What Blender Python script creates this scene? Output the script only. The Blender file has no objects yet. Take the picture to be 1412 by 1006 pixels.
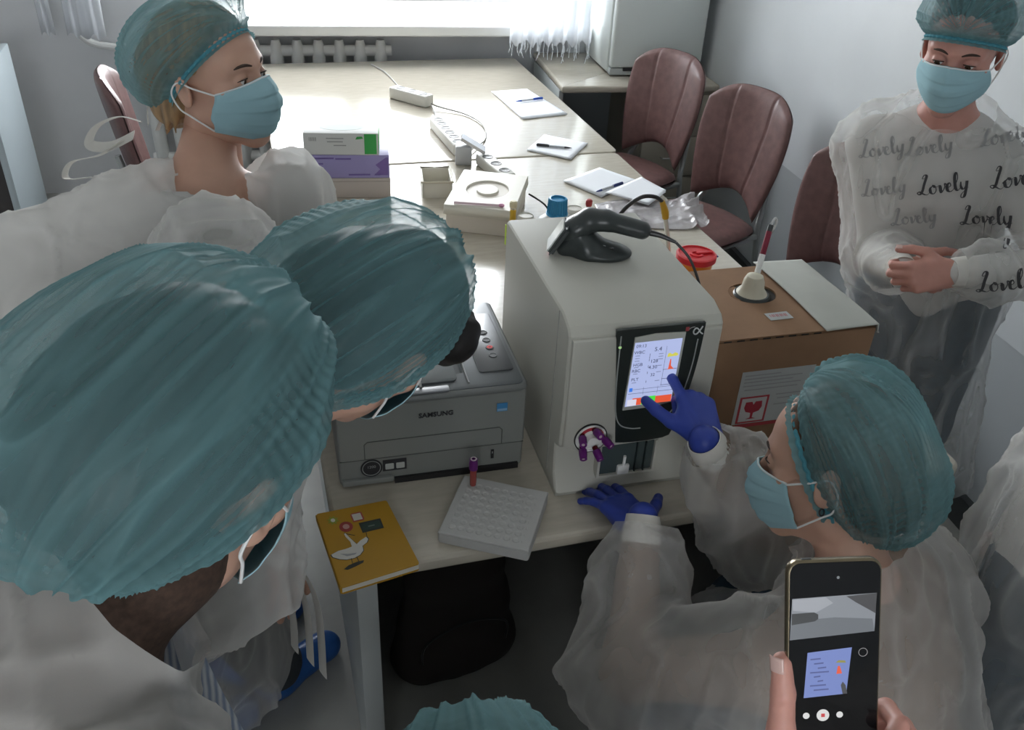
EXPOSURE = 0.15
import bpy, bmesh, math, random
import numpy as np
from mathutils import Vector, Matrix, Euler
from mathutils.bvhtree import BVHTree
random.seed(7); RNG = np.random.default_rng(11)
S = bpy.context.scene; COL = S.collection
PI = math.pi
# ------------------------------------------------------------------ materials
MATS = {}
def mat(name, col, rough=.5, metal=0., spec=.5, trans=0., ior=1.45, emit=None, es=1., alpha=1., noise=0., nscale=20., bump=0., bscale=200., coat=0., sss=0., translucent=0., stretch=None):
    if name in MATS: return MATS[name]
    m = bpy.data.materials.new(name); m.use_nodes = True; nt = m.node_tree; N = nt.nodes; L = nt.links
    b = N['Principled BSDF']; out = N['Material Output']
    c = (*col, 1.)
    b.inputs['Base Color'].default_value = c
    b.inputs['Roughness'].default_value = rough; b.inputs['Metallic'].default_value = metal
    b.inputs['Specular IOR Level'].default_value = spec; b.inputs['IOR'].default_value = ior
    b.inputs['Transmission Weight'].default_value = trans
    b.inputs['Coat Weight'].default_value = coat
    if sss: 
        b.inputs['Subsurface Weight'].default_value = sss; b.inputs['Subsurface Radius'].default_value = (.01, .004, .002); b.inputs['Subsurface Scale'].default_value = 1.
    if emit: b.inputs['Emission Color'].default_value = (*emit, 1); b.inputs['Emission Strength'].default_value = es
    tc = N.new('ShaderNodeTexCoord'); src = tc.outputs['Object']
    if stretch:
        mp = N.new('ShaderNodeMapping'); mp.inputs['Scale'].default_value = stretch; L.new(src, mp.inputs['Vector']); src = mp.outputs['Vector']
    if noise:
        n = N.new('ShaderNodeTexNoise'); n.inputs['Scale'].default_value = nscale; n.inputs['Detail'].default_value = 4
        L.new(src, n.inputs['Vector'])
        r = N.new('ShaderNodeValToRGB'); r.color_ramp.elements[0].position = .3; r.color_ramp.elements[1].position = .7
        r.color_ramp.elements[0].color = (*[max(0, x*(1-noise)) for x in col], 1); r.color_ramp.elements[1].color = (*[min(1, x*(1+noise*.6)) for x in col], 1)
        L.new(n.outputs['Fac'], r.inputs['Fac']); L.new(r.outputs['Color'], b.inputs['Base Color'])
    if bump:
        n2 = N.new('ShaderNodeTexNoise'); n2.inputs['Scale'].default_value = bscale; n2.inputs['Detail'].default_value = 3; L.new(src, n2.inputs['Vector'])
        bp = N.new('ShaderNodeBump'); bp.inputs['Strength'].default_value = bump; bp.inputs['Distance'].default_value = .002
        L.new(n2.outputs['Fac'], bp.inputs['Height']); L.new(bp.outputs['Normal'], b.inputs['Normal'])
    last = b.outputs['BSDF']
    if translucent:
        t = N.new('ShaderNodeBsdfTranslucent'); t.inputs['Color'].default_value = c
        mx = N.new('ShaderNodeMixShader'); mx.inputs['Fac'].default_value = translucent; L.new(last, mx.inputs[1]); L.new(t.outputs[0], mx.inputs[2]); last = mx.outputs[0]
    if alpha < 1:
        t = N.new('ShaderNodeBsdfTransparent'); mx = N.new('ShaderNodeMixShader'); mx.inputs['Fac'].default_value = alpha
        L.new(t.outputs[0], mx.inputs[1]); L.new(last, mx.inputs[2]); last = mx.outputs[0]
    L.new(last, out.inputs['Surface'])
    MATS[name] = m; return m
# ------------------------------------------------------------------ objects
def tag(o, label=None, cat=None, group=None, kind=None):
    if label: o['label'] = label
    if cat: o['category'] = cat
    if group: o['group'] = group
    if kind: o['kind'] = kind
    return o
def thing(name, label, cat, loc=(0, 0, 0), rz=0., group=None):
    o = bpy.data.objects.new(name, None); COL.objects.link(o); o.empty_display_size = .05
    o.location = loc; o.rotation_euler = (0, 0, rz)
    return tag(o, label, cat, group)
def link(name, me, m, parent=None, smooth=True):
    o = bpy.data.objects.new(name, me); COL.objects.link(o)
    for x in (m if isinstance(m, (list, tuple)) else [m]): me.materials.append(x)
    if parent is not None: o.parent = parent
    if smooth and len(me.polygons): me.polygons.foreach_set('use_smooth', np.ones(len(me.polygons), bool))
    return o
def build(name, bm, m, parent=None, smooth=True, angle=35):
    bmesh.ops.recalc_face_normals(bm, faces=bm.faces)
    me = bpy.data.meshes.new(name); bm.to_mesh(me); bm.free()
    o = link(name, me, m, parent, smooth)
    if smooth: me.set_sharp_from_angle(angle=math.radians(angle))
    return o
def struct(name, bm, m, smooth=False):
    return tag(build(name, bm, m, None, smooth), kind='structure')
def copy_tree(o, parent=None):
    c = o.copy(); COL.objects.link(c)
    if parent is not None: c.parent = parent
    for ch in list(o.children): copy_tree(ch, c)
    return c
def BM(): return bmesh.new()
def box(bm, lo, hi, r=0., seg=2, mi=0):
    g = bmesh.ops.create_cube(bm, size=1.); vs = g['verts']
    for v in vs: v.co = Vector([(lo[i]+hi[i])/2 + v.co[i]*(hi[i]-lo[i]) for i in range(3)])
    fs = set(f for v in vs for f in v.link_faces)
    for f in fs: f.material_index = mi
    if r:
        r = min(r, .49*min(abs(hi[i]-lo[i]) for i in range(3)))
        es = list(set(e for v in vs for e in v.link_edges))
        bmesh.ops.bevel(bm, geom=es, offset=r, segments=seg, affect='EDGES', profile=.5)
    return bm
def obox(bm, c, ax, ay, az, s):
    """box with own axes: centre c, unit axes, half sizes s"""
    g = bmesh.ops.create_cube(bm, size=2.)
    c = Vector(c); A = [Vector(a).normalized()*k for a, k in zip((ax, ay, az), s)]
    for v in g['verts']: v.co = c + A[0]*v.co.x + A[1]*v.co.y + A[2]*v.co.z
    return bm
def prism(bm, pts, z0, z1, r=0., plane='xy', seg=2):
    """extrude polygon; plane xy (along z), xz (along y) or yz (along x)"""
    def P(a, b, h): return {'xy': (a, b, h), 'xz': (a, h, b), 'yz': (h, a, b)}[plane]
    v0 = [bm.verts.new(P(a, b, z0)) for a, b in pts]; v1 = [bm.verts.new(P(a, b, z1)) for a, b in pts]
    n = len(pts); fs = [bm.faces.new(v0[::-1]), bm.faces.new(v1)]
    for i in range(n): fs.append(bm.faces.new((v0[i], v0[(i+1) % n], v1[(i+1) % n], v1[i])))
    bmesh.ops.recalc_face_normals(bm, faces=fs)
    if r:
        es = [e for f in fs[:2] for e in f.edges]
        bmesh.ops.bevel(bm, geom=es, offset=r, segments=seg, affect='EDGES', profile=.5)
    return bm
def rrect(x0, x1, y0, y1, r, n=5):
    p = []
    for cx, cy, a in ((x1-r, y1-r, 0), (x0+r, y1-r, 90), (x0+r, y0+r, 180), (x1-r, y0+r, 270)):
        for i in range(n+1):
            t = math.radians(a+90*i/n); p.append((cx+r*math.cos(t), cy+r*math.sin(t)))
    return p
def frame_of(d):
    d = Vector(d).normalized(); a = Vector((0, 0, 1)) if abs(d.z) < .9 else Vector((1, 0, 0))
    x = d.cross(a).normalized(); return x, d.cross(x).normalized(), d
def lathe(bm, prof, seg=24, org=(0, 0, 0), d=(0, 0, 1), sx=1., sy=1., ring=False):
    if ring: prof = list(prof)+[prof[0]]
    """prof: list of (radius, height) along axis d"""
    x, y, z = frame_of(d)
    if abs(Vector(d).normalized().z) > .99: x, y = Vector((1, 0, 0)), Vector((0, 1, 0))
    o = Vector(org); rings = []
    for r, h in prof:
        if r < 1e-6: rings.append([bm.verts.new(o+z*h)])
        else: rings.append([bm.verts.new(o+z*h+x*(r*sx*math.cos(2*PI*i/seg))+y*(r*sy*math.sin(2*PI*i/seg))) for i in range(seg)])
    for a, b in zip(rings, rings[1:]):
        for i in range(seg):
            j = (i+1) % seg
            if len(a) == 1 and len(b) == 1: continue
            if len(a) == 1: bm.faces.new((a[0], b[j], b[i]))
            elif len(b) == 1: bm.faces.new((a[i], a[j], b[0]))
            else: bm.faces.new((a[i], a[j], b[j], b[i]))
    for R, fl in ((rings[0], True), (rings[-1], False)):
        if len(R) > 1 and not ring: bm.faces.new(R[::-1] if fl else R)
    if ring: bmesh.ops.remove_doubles(bm, verts=rings[0]+rings[-1], dist=1e-6)
    return bm
def cyl(bm, a, b, r0, r1=None, seg=16):
    a, b = Vector(a), Vector(b); return lathe(bm, [(r0, 0), (r0 if r1 is None else r1, (b-a).length)], seg, a, b-a)
def spline(P, n=8):
    P = [Vector(p) for p in P]; out = []
    for i in range(len(P)-1):
        p0, p1, p2, p3 = P[max(i-1, 0)], P[i], P[i+1], P[min(i+2, len(P)-1)]
        for k in range(n):
            t = k/n; out.append(.5*((2*p1)+(p2-p0)*t+(2*p0-5*p1+4*p2-p3)*t*t+(3*p1-p0-3*p2+p3)*t**3))
    out.append(P[-1]); return out
def tube(bm, P, r, seg=8, sm=0, flat=1., up=None):
    """round (or flattened) tube along points; r a number or one per point"""
    if sm: P = spline(P, sm)
    P = [Vector(p) for p in P]; n = len(P); rs = r if isinstance(r, (list, tuple)) else [r]*n
    if len(rs) != n: rs = list(np.interp(np.linspace(0, 1, n), np.linspace(0, 1, len(rs)), rs))
    rings = []; u = None
    for i in range(n):
        d = (P[min(i+1, n-1)]-P[max(i-1, 0)]).normalized()
        if u is None: u = Vector(up) if up else frame_of(d)[0]
        u = (u-d*u.dot(d)).normalized(); v = d.cross(u)
        rings.append([bm.verts.new(P[i]+u*(rs[i]*math.cos(2*PI*k/seg))+v*(rs[i]*flat*math.sin(2*PI*k/seg))) for k in range(seg)])
    for a, b in zip(rings, rings[1:]):
        for k in range(seg): bm.faces.new((a[k], a[(k+1) % seg], b[(k+1) % seg], b[k]))
    bm.faces.new(rings[0][::-1]); bm.faces.new(rings[-1]); return bm
def grid(fn, nu, nv, closed_u=False):
    """verts, quads from fn(u array, v array) -> (n,3)"""
    u = np.linspace(0, 1, nu+1)[:nu if closed_u else nu+1]; v = np.linspace(0, 1, nv+1)
    U, V = np.meshgrid(u, v, indexing='ij'); P = np.asarray(fn(U.ravel(), V.ravel()), float)
    m = nv+1; n = len(u); q = []
    for i in range(n if closed_u else n-1):
        i2 = (i+1) % n
        a = np.arange(nv)
        q.append(np.stack([i*m+a, i2*m+a, i2*m+a+1, i*m+a+1], 1))
    return P, np.concatenate(q)
def mk(name, V, Q, m, parent=None, smooth=True):
    me = bpy.data.meshes.new(name); V = np.asarray(V, np.float32); Q = np.asarray(Q, np.int32); k = Q.shape[1]
    me.vertices.add(len(V)); me.vertices.foreach_set('co', V.ravel())
    me.loops.add(Q.size); me.loops.foreach_set('vertex_index', Q.ravel())
    me.polygons.add(len(Q)); me.polygons.foreach_set('loop_start', np.arange(0, Q.size, k, dtype=np.int32)); me.polygons.foreach_set('loop_total', np.full(len(Q), k, np.int32))
    me.update(calc_edges=True); me.validate()
    return link(name, me, m, parent, smooth)
def thicken(V, Q, t, nrm=None):
    """closed shell from an open quad sheet, thickness t towards the normal's back"""
    n = vnormals(V, Q) if nrm is None else nrm; W = V-n*t; k = len(V)
    e = np.concatenate([Q[:, [0, 1]], Q[:, [1, 2]], Q[:, [2, 3]], Q[:, [3, 0]]]); key = {}
    for a, b in e: key[(a, b)] = 1
    side = [(b, a, a+k, b+k) for (a, b) in key if (b, a) not in key]
    return np.concatenate([V, W]), np.concatenate([Q, Q[:, ::-1]+k, np.array(side, int)])
def vnormals(V, Q):
    n = np.zeros_like(V); a = V[Q[:, 2]]-V[Q[:, 0]]; b = V[Q[:, 3]]-V[Q[:, 1]]; f = np.cross(a, b)
    for i in range(4): np.add.at(n, Q[:, i], f)
    return n/np.maximum(np.linalg.norm(n, axis=1, keepdims=True), 1e-12)
# ------------------------------------------------------------------ numpy noise
_perm = RNG.permutation(512); 
def _h(i, j, k): return _perm[(_perm[(_perm[i & 511]+j) & 511]+k) & 511]/511.*2-1
def vnoise(P):
    P = np.asarray(P); i = np.floor(P).astype(int); f = P-i; f = f*f*f*(f*(f*6-15)+10); r = 0
    for a in (0, 1):
        for b in (0, 1):
            for c in (0, 1):
                w = (f[:, 0] if a else 1-f[:, 0])*(f[:, 1] if b else 1-f[:, 1])*(f[:, 2] if c else 1-f[:, 2])
                r = r+w*_h(i[:, 0]+a, i[:, 1]+b, i[:, 2]+c)
    return r
def fbm(P, o=3):
    r = 0; s = 1.; t = 0
    for k in range(o): r = r+s*vnoise(P*2**k+17.3*k); t += s; s *= .5
    return r/t
def ridged(P, o=2):
    r = 0; s = 1.; t = 0
    for k in range(o): r = r+s*(1-2*np.abs(vnoise(P*2**k+31.7*k))); t += s; s *= .5
    return r/t
# ------------------------------------------------------------------ signed distance meshing
def rowv(*a): return np.array(a, float)
def basis(f, u):
    """columns: right(x), forward(y), up(z)"""
    f = np.array(f, float); f /= np.linalg.norm(f); u = np.array(u, float); u -= f*(u@f); u /= np.linalg.norm(u)
    return np.stack([np.cross(f, u), f, u], 1)
class Sdf:
    def __init__(s): s.p = []
    def cap(s, a, b, ra, rb=None, k=.03, sq=None, sub=False):
        """round cone; sq=(axis, factor): widened along axis"""
        a, b = np.array(a, float), np.array(b, float); rb = ra if rb is None else rb
        w = sq[1] if sq else 1.; R = max(ra, rb)*max(1, w)
        n = None
        if sq: n = np.array(sq[0], float); n /= np.linalg.norm(n)
        def fn(X, Y, Z):
            px, py, pz = X-a[0], Y-a[1], Z-a[2]; d = b-a
            if n is not None:
                t = (px*n[0]+py*n[1]+pz*n[2])*(1/w-1); px = px+t*n[0]; py = py+t*n[1]; pz = pz+t*n[2]
                d = d+n*(d@n)*(1/w-1)
            dd = max(d@d, 1e-12); t = np.clip((px*d[0]+py*d[1]+pz*d[2])/dd, 0, 1)
            return np.sqrt((px-t*d[0])**2+(py-t*d[1])**2+(pz-t*d[2])**2)-(ra+(rb-ra)*t)
        s.p.append((fn, np.minimum(a, b)-R, np.maximum(a, b)+R, k, sub)); return s
    def chain(s, pts, rs, k=.03, sq=None):
        for i in range(len(pts)-1): s.cap(pts[i], pts[i+1], rs[i], rs[i+1], k, sq)
        return s
    def ell(s, c, r, B=None, k=.03, sub=False):
        c = np.array(c, float); r = np.array(r, float); B = np.eye(3) if B is None else np.asarray(B); R = np.abs(B)@r
        def fn(X, Y, Z):
            p = [X-c[0], Y-c[1], Z-c[2]]; q = [(p[0]*B[0, i]+p[1]*B[1, i]+p[2]*B[2, i])/r[i] for i in range(3)]
            k0 = np.sqrt(q[0]**2+q[1]**2+q[2]**2); k1 = np.sqrt((q[0]/r[0])**2+(q[1]/r[1])**2+(q[2]/r[2])**2)
            return k0*(k0-1)/np.maximum(k1, 1e-9)
        s.p.append((fn, c-R, c+R, k, sub)); return s
    def mesh(s, h, smooth=2):
        lo = np.min([p[1] for p in s.p if not p[4]], 0)-3*h-.01; hi = np.max([p[2] for p in s.p if not p[4]], 0)+3*h+.01
        n = np.ceil((hi-lo)/h).astype(int)+1
        ax = [(lo[i]+h*np.arange(n[i])).astype(np.float32) for i in range(3)]
        F = np.full(n, 9., np.float32)
        for fn, l, u, k, sub in s.p:
            m = k+4*h; i0 = np.maximum(np.floor((l-m-lo)/h).astype(int), 0); i1 = np.minimum(np.ceil((u+m-lo)/h).astype(int)+1, n)
            if (i1 <= i0).any(): continue
            X = ax[0][i0[0]:i1[0], None, None]; Y = ax[1][None, i0[1]:i1[1], None]; Z = ax[2][None, None, i0[2]:i1[2]]
            d = fn(X, Y, Z).astype(np.float32); v = F[i0[0]:i1[0], i0[1]:i1[1], i0[2]:i1[2]]
            if sub: d = -d; hh = np.maximum(k-np.abs(v-d), 0)/max(k, 1e-6); v[...] = np.maximum(v, d)+hh*hh*k*.25
            else: hh = np.maximum(k-np.abs(v-d), 0)/max(k, 1e-6); v[...] = np.minimum(v, d)-hh*hh*k*.25
        V, Q = surfnet(F); V = V*h+lo
        return lap(V, Q, smooth), Q
def surfnet(F):
    I = F < 0; A = np.zeros(np.array(F.shape)-1, np.int8)
    for a in (0, 1):
        for b in (0, 1):
            for c in (0, 1): A += I[a:F.shape[0]-1+a, b:F.shape[1]-1+b, c:F.shape[2]-1+c]
    act = (A > 0) & (A < 8); ids = np.full(act.shape, -1, np.int64); c = np.argwhere(act); ids[act] = np.arange(len(c))
    pos = np.zeros((len(c), 3)); cnt = np.zeros(len(c))
    cor = [(a, b, d) for a in (0, 1) for b in (0, 1) for d in (0, 1)]
    val = {q: F[c[:, 0]+q[0], c[:, 1]+q[1], c[:, 2]+q[2]] for q in cor}
    for q in cor:
        for ax in range(3):
            if q[ax]: continue
            q2 = list(q); q2[ax] = 1; q2 = tuple(q2); a, b = val[q], val[q2]; m = (a < 0) != (b < 0)
            t = np.where(m, a/np.where(m, a-b, 1), 0); p = np.zeros((len(c), 3)); p[:] = q; p[:, ax] = t
            pos[m] += p[m]; cnt[m] += 1
    V = c+pos/cnt[:, None]; Qs = []
    for ax in range(3):
        sl0 = [slice(None)]*3; sl1 = [slice(None)]*3; sl0[ax] = slice(0, -1); sl1[ax] = slice(1, None)
        m = I[tuple(sl0)] != I[tuple(sl1)]; e = np.argwhere(m)
        o1, o2 = [i for i in range(3) if i != ax]
        e = e[(e[:, o1] > 0) & (e[:, o2] > 0) & (e[:, o1] < F.shape[o1]-1) & (e[:, o2] < F.shape[o2]-1)]
        def g(d1, d2):
            x = e.copy(); x[:, o1] -= d1; x[:, o2] -= d2; return ids[x[:, 0], x[:, 1], x[:, 2]]
        q = np.stack([g(1, 1), g(0, 1), g(0, 0), g(1, 0)], 1); ins = I[e[:, 0], e[:, 1], e[:, 2]]
        if ax == 1: ins = ~ins
        q[~ins] = q[~ins][:, ::-1]; Qs.append(q)
    return V, np.concatenate(Qs)
def lap(V, Q, it, lam=.5):
    if not it: return V
    e = np.concatenate([Q[:, [0, 1]], Q[:, [1, 2]], Q[:, [2, 3]], Q[:, [3, 0]]]); e = np.concatenate([e, e[:, ::-1]])
    n = np.bincount(e[:, 0], minlength=len(V))[:, None]
    for _ in range(it):
        s = np.stack([np.bincount(e[:, 0], V[e[:, 1], i], len(V)) for i in range(3)], 1)
        V = V+lam*(s/np.maximum(n, 1)-V)
    return V
def cull(V, Q, keep):
    """drop quads whose verts are not all kept; compact"""
    Q = Q[keep[Q].all(1)]; used = np.zeros(len(V), bool); used[Q.ravel()] = True
    m = np.cumsum(used)-1; return V[used], m[Q]
def join(*parts):
    Vs, Qs, o = [], [], 0
    for V, Q in parts: Vs.append(V); Qs.append(Q+o); o += len(V)
    return np.concatenate(Vs), np.concatenate(Qs)
# ------------------------------------------------------------------ lettering
def text_mesh(s, size, depth=.0, shear=0., bold=0.):
    c = bpy.data.curves.new('t', 'FONT'); c.body = s; c.size = size; c.align_x = 'CENTER'; c.align_y = 'CENTER'; c.extrude = depth; c.shear = shear; c.offset = bold; c.resolution_u = 3
    o = bpy.data.objects.new('t', c); COL.objects.link(o); dg = bpy.context.evaluated_depsgraph_get(); dg.update()
    me = bpy.data.meshes.new_from_object(o.evaluated_get(dg)); bpy.data.objects.remove(o); bpy.data.curves.remove(c); return me
def text(name, s, size, M, m, parent=None, depth=.0004, shear=0., bold=0., w=None):
    me = text_mesh(s, size, depth, shear, bold)
    if w:
        xs = [v.co.x for v in me.vertices]; k = w/max(1e-6, max(xs)-min(xs)); me.transform(Matrix.Diagonal((k, 1, 1, 1)))
    me.transform(M); return link(name, me, m, parent, smooth=False)
def fr(org, ex, ey):
    """matrix with x axis ex, y axis ey at org"""
    ex = Vector(ex).normalized(); ez = ex.cross(Vector(ey)).normalized(); ey = ez.cross(ex)
    M = Matrix.Identity(4)
    for i, a in enumerate((ex, ey, ez)): M[0][i], M[1][i], M[2][i] = a
    M[0][3], M[1][3], M[2][3] = org; return M
# ------------------------------------------------------------------ camera, world, lights
cam_d = bpy.data.cameras.new('camera'); cam = bpy.data.objects.new('camera', cam_d); COL.objects.link(cam); S.camera = cam
cam_d.sensor_width = 36.; cam_d.lens = 30.84; cam_d.clip_start = .02; cam_d.clip_end = 100
CR, CU, CF = Vector((0.9604, -0.2751, 0.0449)), Vector((0.1147, 0.5331, 0.8383)), Vector((0.2569, 0.8002, -0.5419))
CU = (CU-CF*CU.dot(CF)).normalized(); CR = CF.cross(CU)
_m = Matrix((CR, CU, -CF)).transposed().to_4x4(); _m.translation = (-0.0634, -1.1062, 1.8924); cam.matrix_world = _m
w = bpy.data.worlds.new('world'); S.world = w; w.use_nodes = True
WN = w.node_tree.nodes; WL = w.node_tree.links; bg = WN['Background']
wtc = WN.new('ShaderNodeTexCoord'); wsp = WN.new('ShaderNodeSeparateXYZ'); wr_ = WN.new('ShaderNodeValToRGB')
WL.new(wtc.outputs['Generated'], wsp.inputs[0]); wmp = WN.new('ShaderNodeMapRange'); wmp.inputs[1].default_value = -1.; wmp.inputs[2].default_value = 1.; WL.new(wsp.outputs['Z'], wmp.inputs[0]); WL.new(wmp.outputs[0], wr_.inputs['Fac'])
ce = wr_.color_ramp.elements; ce[0].position = .46; ce[0].color = (.66, .68, .69, 1); ce[1].position = .54; ce[1].color = (.93, .97, 1., 1)
WL.new(wr_.outputs['Color'], bg.inputs['Color']); bg.inputs['Strength'].default_value = 18.
S.view_settings.view_transform = 'Standard'; S.view_settings.look = 'None'; S.view_settings.gamma = 1; S.view_settings.exposure = EXPOSURE; S.view_settings.use_curve_mapping = False
try: S.cycles.transparent_max_bounces = 16; S.cycles.max_bounces = 10; S.cycles.diffuse_bounces = 5; S.cycles.sample_clamp_indirect = 6.; S.cycles.caustics_reflective = False; S.cycles.caustics_refractive = False
except Exception: pass
# ------------------------------------------------------------------ room shell (local frame: right wall x=0, turned -5 degrees)
RR = math.radians(-5); PIV = Vector((1.98, .4, 0)); _c, _s = math.cos(RR), math.sin(RR)
def W(lx, ly, z=0.): return (PIV.x+lx*_c-ly*_s, PIV.y+lx*_s+ly*_c, z)
def LR(x, y): dx, dy = x-PIV.x, y-PIV.y; return (dx*_c+dy*_s, -dx*_s+dy*_c)
def inroom(o): o.location = PIV; o.rotation_euler = (0, 0, RR); return o
XL, YB, YF, HC = -4.4, 3.16, -3.6, 2.9
m_wall = mat('wall_paint', (.66, .69, .71), .32, spec=.4, noise=.04, nscale=3, bump=.03, bscale=40)
m_wallg = mat('grey_wall_paint', (.76, .77, .79), .6, noise=.05, nscale=4)
m_low = mat('dado_paint', (.48, .51, .53), .35, noise=.04, nscale=3)
m_ceil = mat('ceiling_paint', (.8, .8, .78), .9)
m_floor = mat('floor_linoleum', (.36, .36, .34), .35, noise=.15, nscale=6)
m_skirt = mat('dark_skirting', (.045, .05, .052), .4)
m_white = mat('white_enamel', (.82, .83, .82), .3)
def shell(name, lo, hi, m): bm = BM(); box(bm, lo, hi); return inroom(struct(name, bm, m))
shell('floor', (XL-.1, YF-.1, -.1), (.1, YB+.5, 0), m_floor)
shell('ceiling', (XL-.1, YF-.1, HC), (.1, YB+.5, HC+.1), m_ceil)
shell('wall_left', (XL-.1, YF-.1, 0), (XL, YB+.5, HC), m_wallg)
bm = BM(); box(bm, (0, YF-.1, .62), (.1, YB+.5, HC)); inroom(struct('wall_right', bm, m_wall))
bm = BM(); box(bm, (.004, YF-.1, 0), (.1, YB+.5, .62)); inroom(struct('wall_right_dado', bm, m_low))
shell('baseboard_right', (-.022, YF, 0), (.004, YB, .10), m_skirt)
# window wall with the opening, and the wall behind the camera with an unseen window added for fill
def wall_open(name, y0, y1, ox0, ox1, oz0, oz1, m):
    bm = BM(); box(bm, (XL, y0, 0), (ox0, y1, HC)); box(bm, (ox1, y0, 0), (0.1, y1, HC)); box(bm, (ox0, y0, 0), (ox1, y1, oz0)); box(bm, (ox0, y0, oz1), (ox1, y1, HC))
    return inroom(struct(name, bm, m))
WX0, WX1, WZ0, WZ1 = -2.58, -.62, .922, 2.45
wall_open('wall_back', YB, YB+.5, WX0, WX1, WZ0-.045, WZ1, m_wallg)
FX0, FX1, FZ0, FZ1 = -2.75, -1.65, 1.2, 2.15  # added opening, sized by how much fill light it lets in
wall_open('wall_front', YF-.1, YF, FX0, FX1, FZ0, FZ1, m_wall)
m_glass = mat('window_glass', (1, 1, 1), .0, alpha=.12)
def window(name, x0, x1, z0, z1, y, mull):
    bm = BM(); t = .04
    for a in (x0, x1-t): box(bm, (a, y-.03, z0), (a+t, y+.03, z1), .006)
    for a in (z0, z1-t): box(bm, (x0, y-.03, a), (x1, y+.03, a+t), .006)
    for a, ww in mull: box(bm, (a-ww/2, y-.03, z0), (a+ww/2, y+.03, z1), .006)
    o = struct(name, bm, m_white); inroom(o)
    g = BM(); box(g, (x0+.02, y-.004, z0+.02), (x1-.02, y+.004, z1-.02)); build('pane', g, m_glass, o, False)
window('window_1', WX0, WX1, WZ0, WZ1, YB+.40, ((-1.755, .13),))
window('fill_window', FX0, FX1, FZ0, FZ1, YF-.06, ((-2.3, .08),))  # unseen window added behind the camera for fill light
for nm, (x0, x1, z0, z1, y) in {'window_light': (WX0, WX1, WZ0, WZ1, YB+.51), 'fill_window_portal': (FX0, FX1, FZ0, FZ1, YF-.11)}.items():
    ld = bpy.data.lights.new(nm, 'AREA'); ld.shape = 'RECTANGLE'; ld.size = x1-x0; ld.size_y = z1-z0
    lo = bpy.data.objects.new(nm, ld); COL.objects.link(lo); lo.location = W((x0+x1)/2, y, (z0+z1)/2)
    lo.rotation_euler = (PI/2, 0, RR+(PI if y < 0 else 0)); ld.cycles.is_portal = True
    lo.rotation_euler = (-PI/2 if y > 0 else PI/2, 0, RR)
bm = BM(); box(bm, (-2.66, 2.885, .872), (-.55, YB-.001, .922), .008); box(bm, (WX0+.001, YB-.02, .879), (WX1-.001, YB+.45, .9215)); inroom(struct('trim_1', bm, mat('window_sill', (.78, .79, .78), .2)))
# ------------------------------------------------------------------ radiator under the sill
m_rad = mat('radiator_paint', (.88, .88, .86), .4)
rad = thing('radiator', 'white cast iron radiator under the window sill behind the long table', 'radiator', W(-1.615, 3.06), RR)
for k in range(12):
    x = -.105*k; bm = BM(); v, q = grid(lambda u, w_: np.stack([x+.036*np.cos(2*PI*u)*(.55+.45*np.abs(np.sin(PI*w_))**.25), .06*np.sin(2*PI*u)*(.4+.6*np.sin(PI*w_)**.3), .16+.66*w_], 1), 16, 14, True)
    mk('section', v, q, m_rad, rad)
bm = BM()
for z in (.22, .765): cyl(bm, (-1.2, 0, z), (.055, 0, z), .028, seg=12)
build('manifold', bm, m_rad, rad)
for x in (-1.0, -.1): bm = BM(); box(bm, (x-.02, -.04, 0), (x+.02, .04, .2), .004); build('foot', bm, m_rad, rad)
# ------------------------------------------------------------------ curtains and pipe
m_cur = mat('curtain_net', (.80, .82, .85), .8, alpha=.72, translucent=.5)
def curtain(nm, lab, x0, x1, z0, z1, y, n, amp, grp=None, tassel=True, slant=0):
    t = thing(nm, lab, 'curtain', W((x0+x1)/2, y, 0), RR, grp); w_ = x1-x0
    def f(u, v):
        a = u*n*2*PI; g = 1+.15*np.sin(3*u*PI+v*2)
        return np.stack([(u-.5)*w_*(1-.05*v)+slant*(1-v)*.1, amp*np.sin(a+v*1.3)*g+.25*amp*np.sin(2.7*a+3), z0+.012*np.sin(a*1.7)+(slant*u*.06)*(1-v)+(z1-z0)*v], 1)
    v, q = grid(f, n*14, 24); v, q = thicken(v, q, .0015); mk('drape', v, q, m_cur, t)
    if tassel:
        bm = BM()
        for k in range(int(w_/.011)):
            u = random.random(); p = f(np.array([u]), np.array([0.]))[0]; L = .035+.05*random.random()
            tube(bm, [p+(0, 0, .004), p+(random.uniform(-.006, .006), random.uniform(-.01, .01), -L*.5), p+(random.uniform(-.01, .01), random.uniform(-.012, .012), -L)], .0018, 4)
        tag(build('fringe', bm, m_cur, t), kind='stuff')
    return t
curtain('curtain', 'white net curtain with a fringed hem hanging beside the white refrigerator', -.99, -.57, .86, 2.6, 2.79, 6, .028)
curtain('curtain', 'white curtain panel above the curved white pipe at the far left', -3.05, -2.88, .87, 2.6, 2.9, 2, .02, tassel=False, slant=-.2)
curtain('curtain', 'narrow white curtain end at the far left, left of the curved pipe', -3.20, -3.14, .87, 2.6, 2.9, 1, .015, tassel=False, slant=.2)
bm = BM(); tube(bm, [(-3.09, 3.1, 2.6), (-3.09, 3.1, 1.0), (-3.085, 3.1, .88), (-3.03, 3.1, .80), (-2.93, 3.1, .775), (-2.84, 3.1, .77)], .017, 10, 6)
tag(inroom(build('heating_pipe', bm, m_rad)), 'curved white heating pipe on the grey wall at far left', 'pipe')
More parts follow.
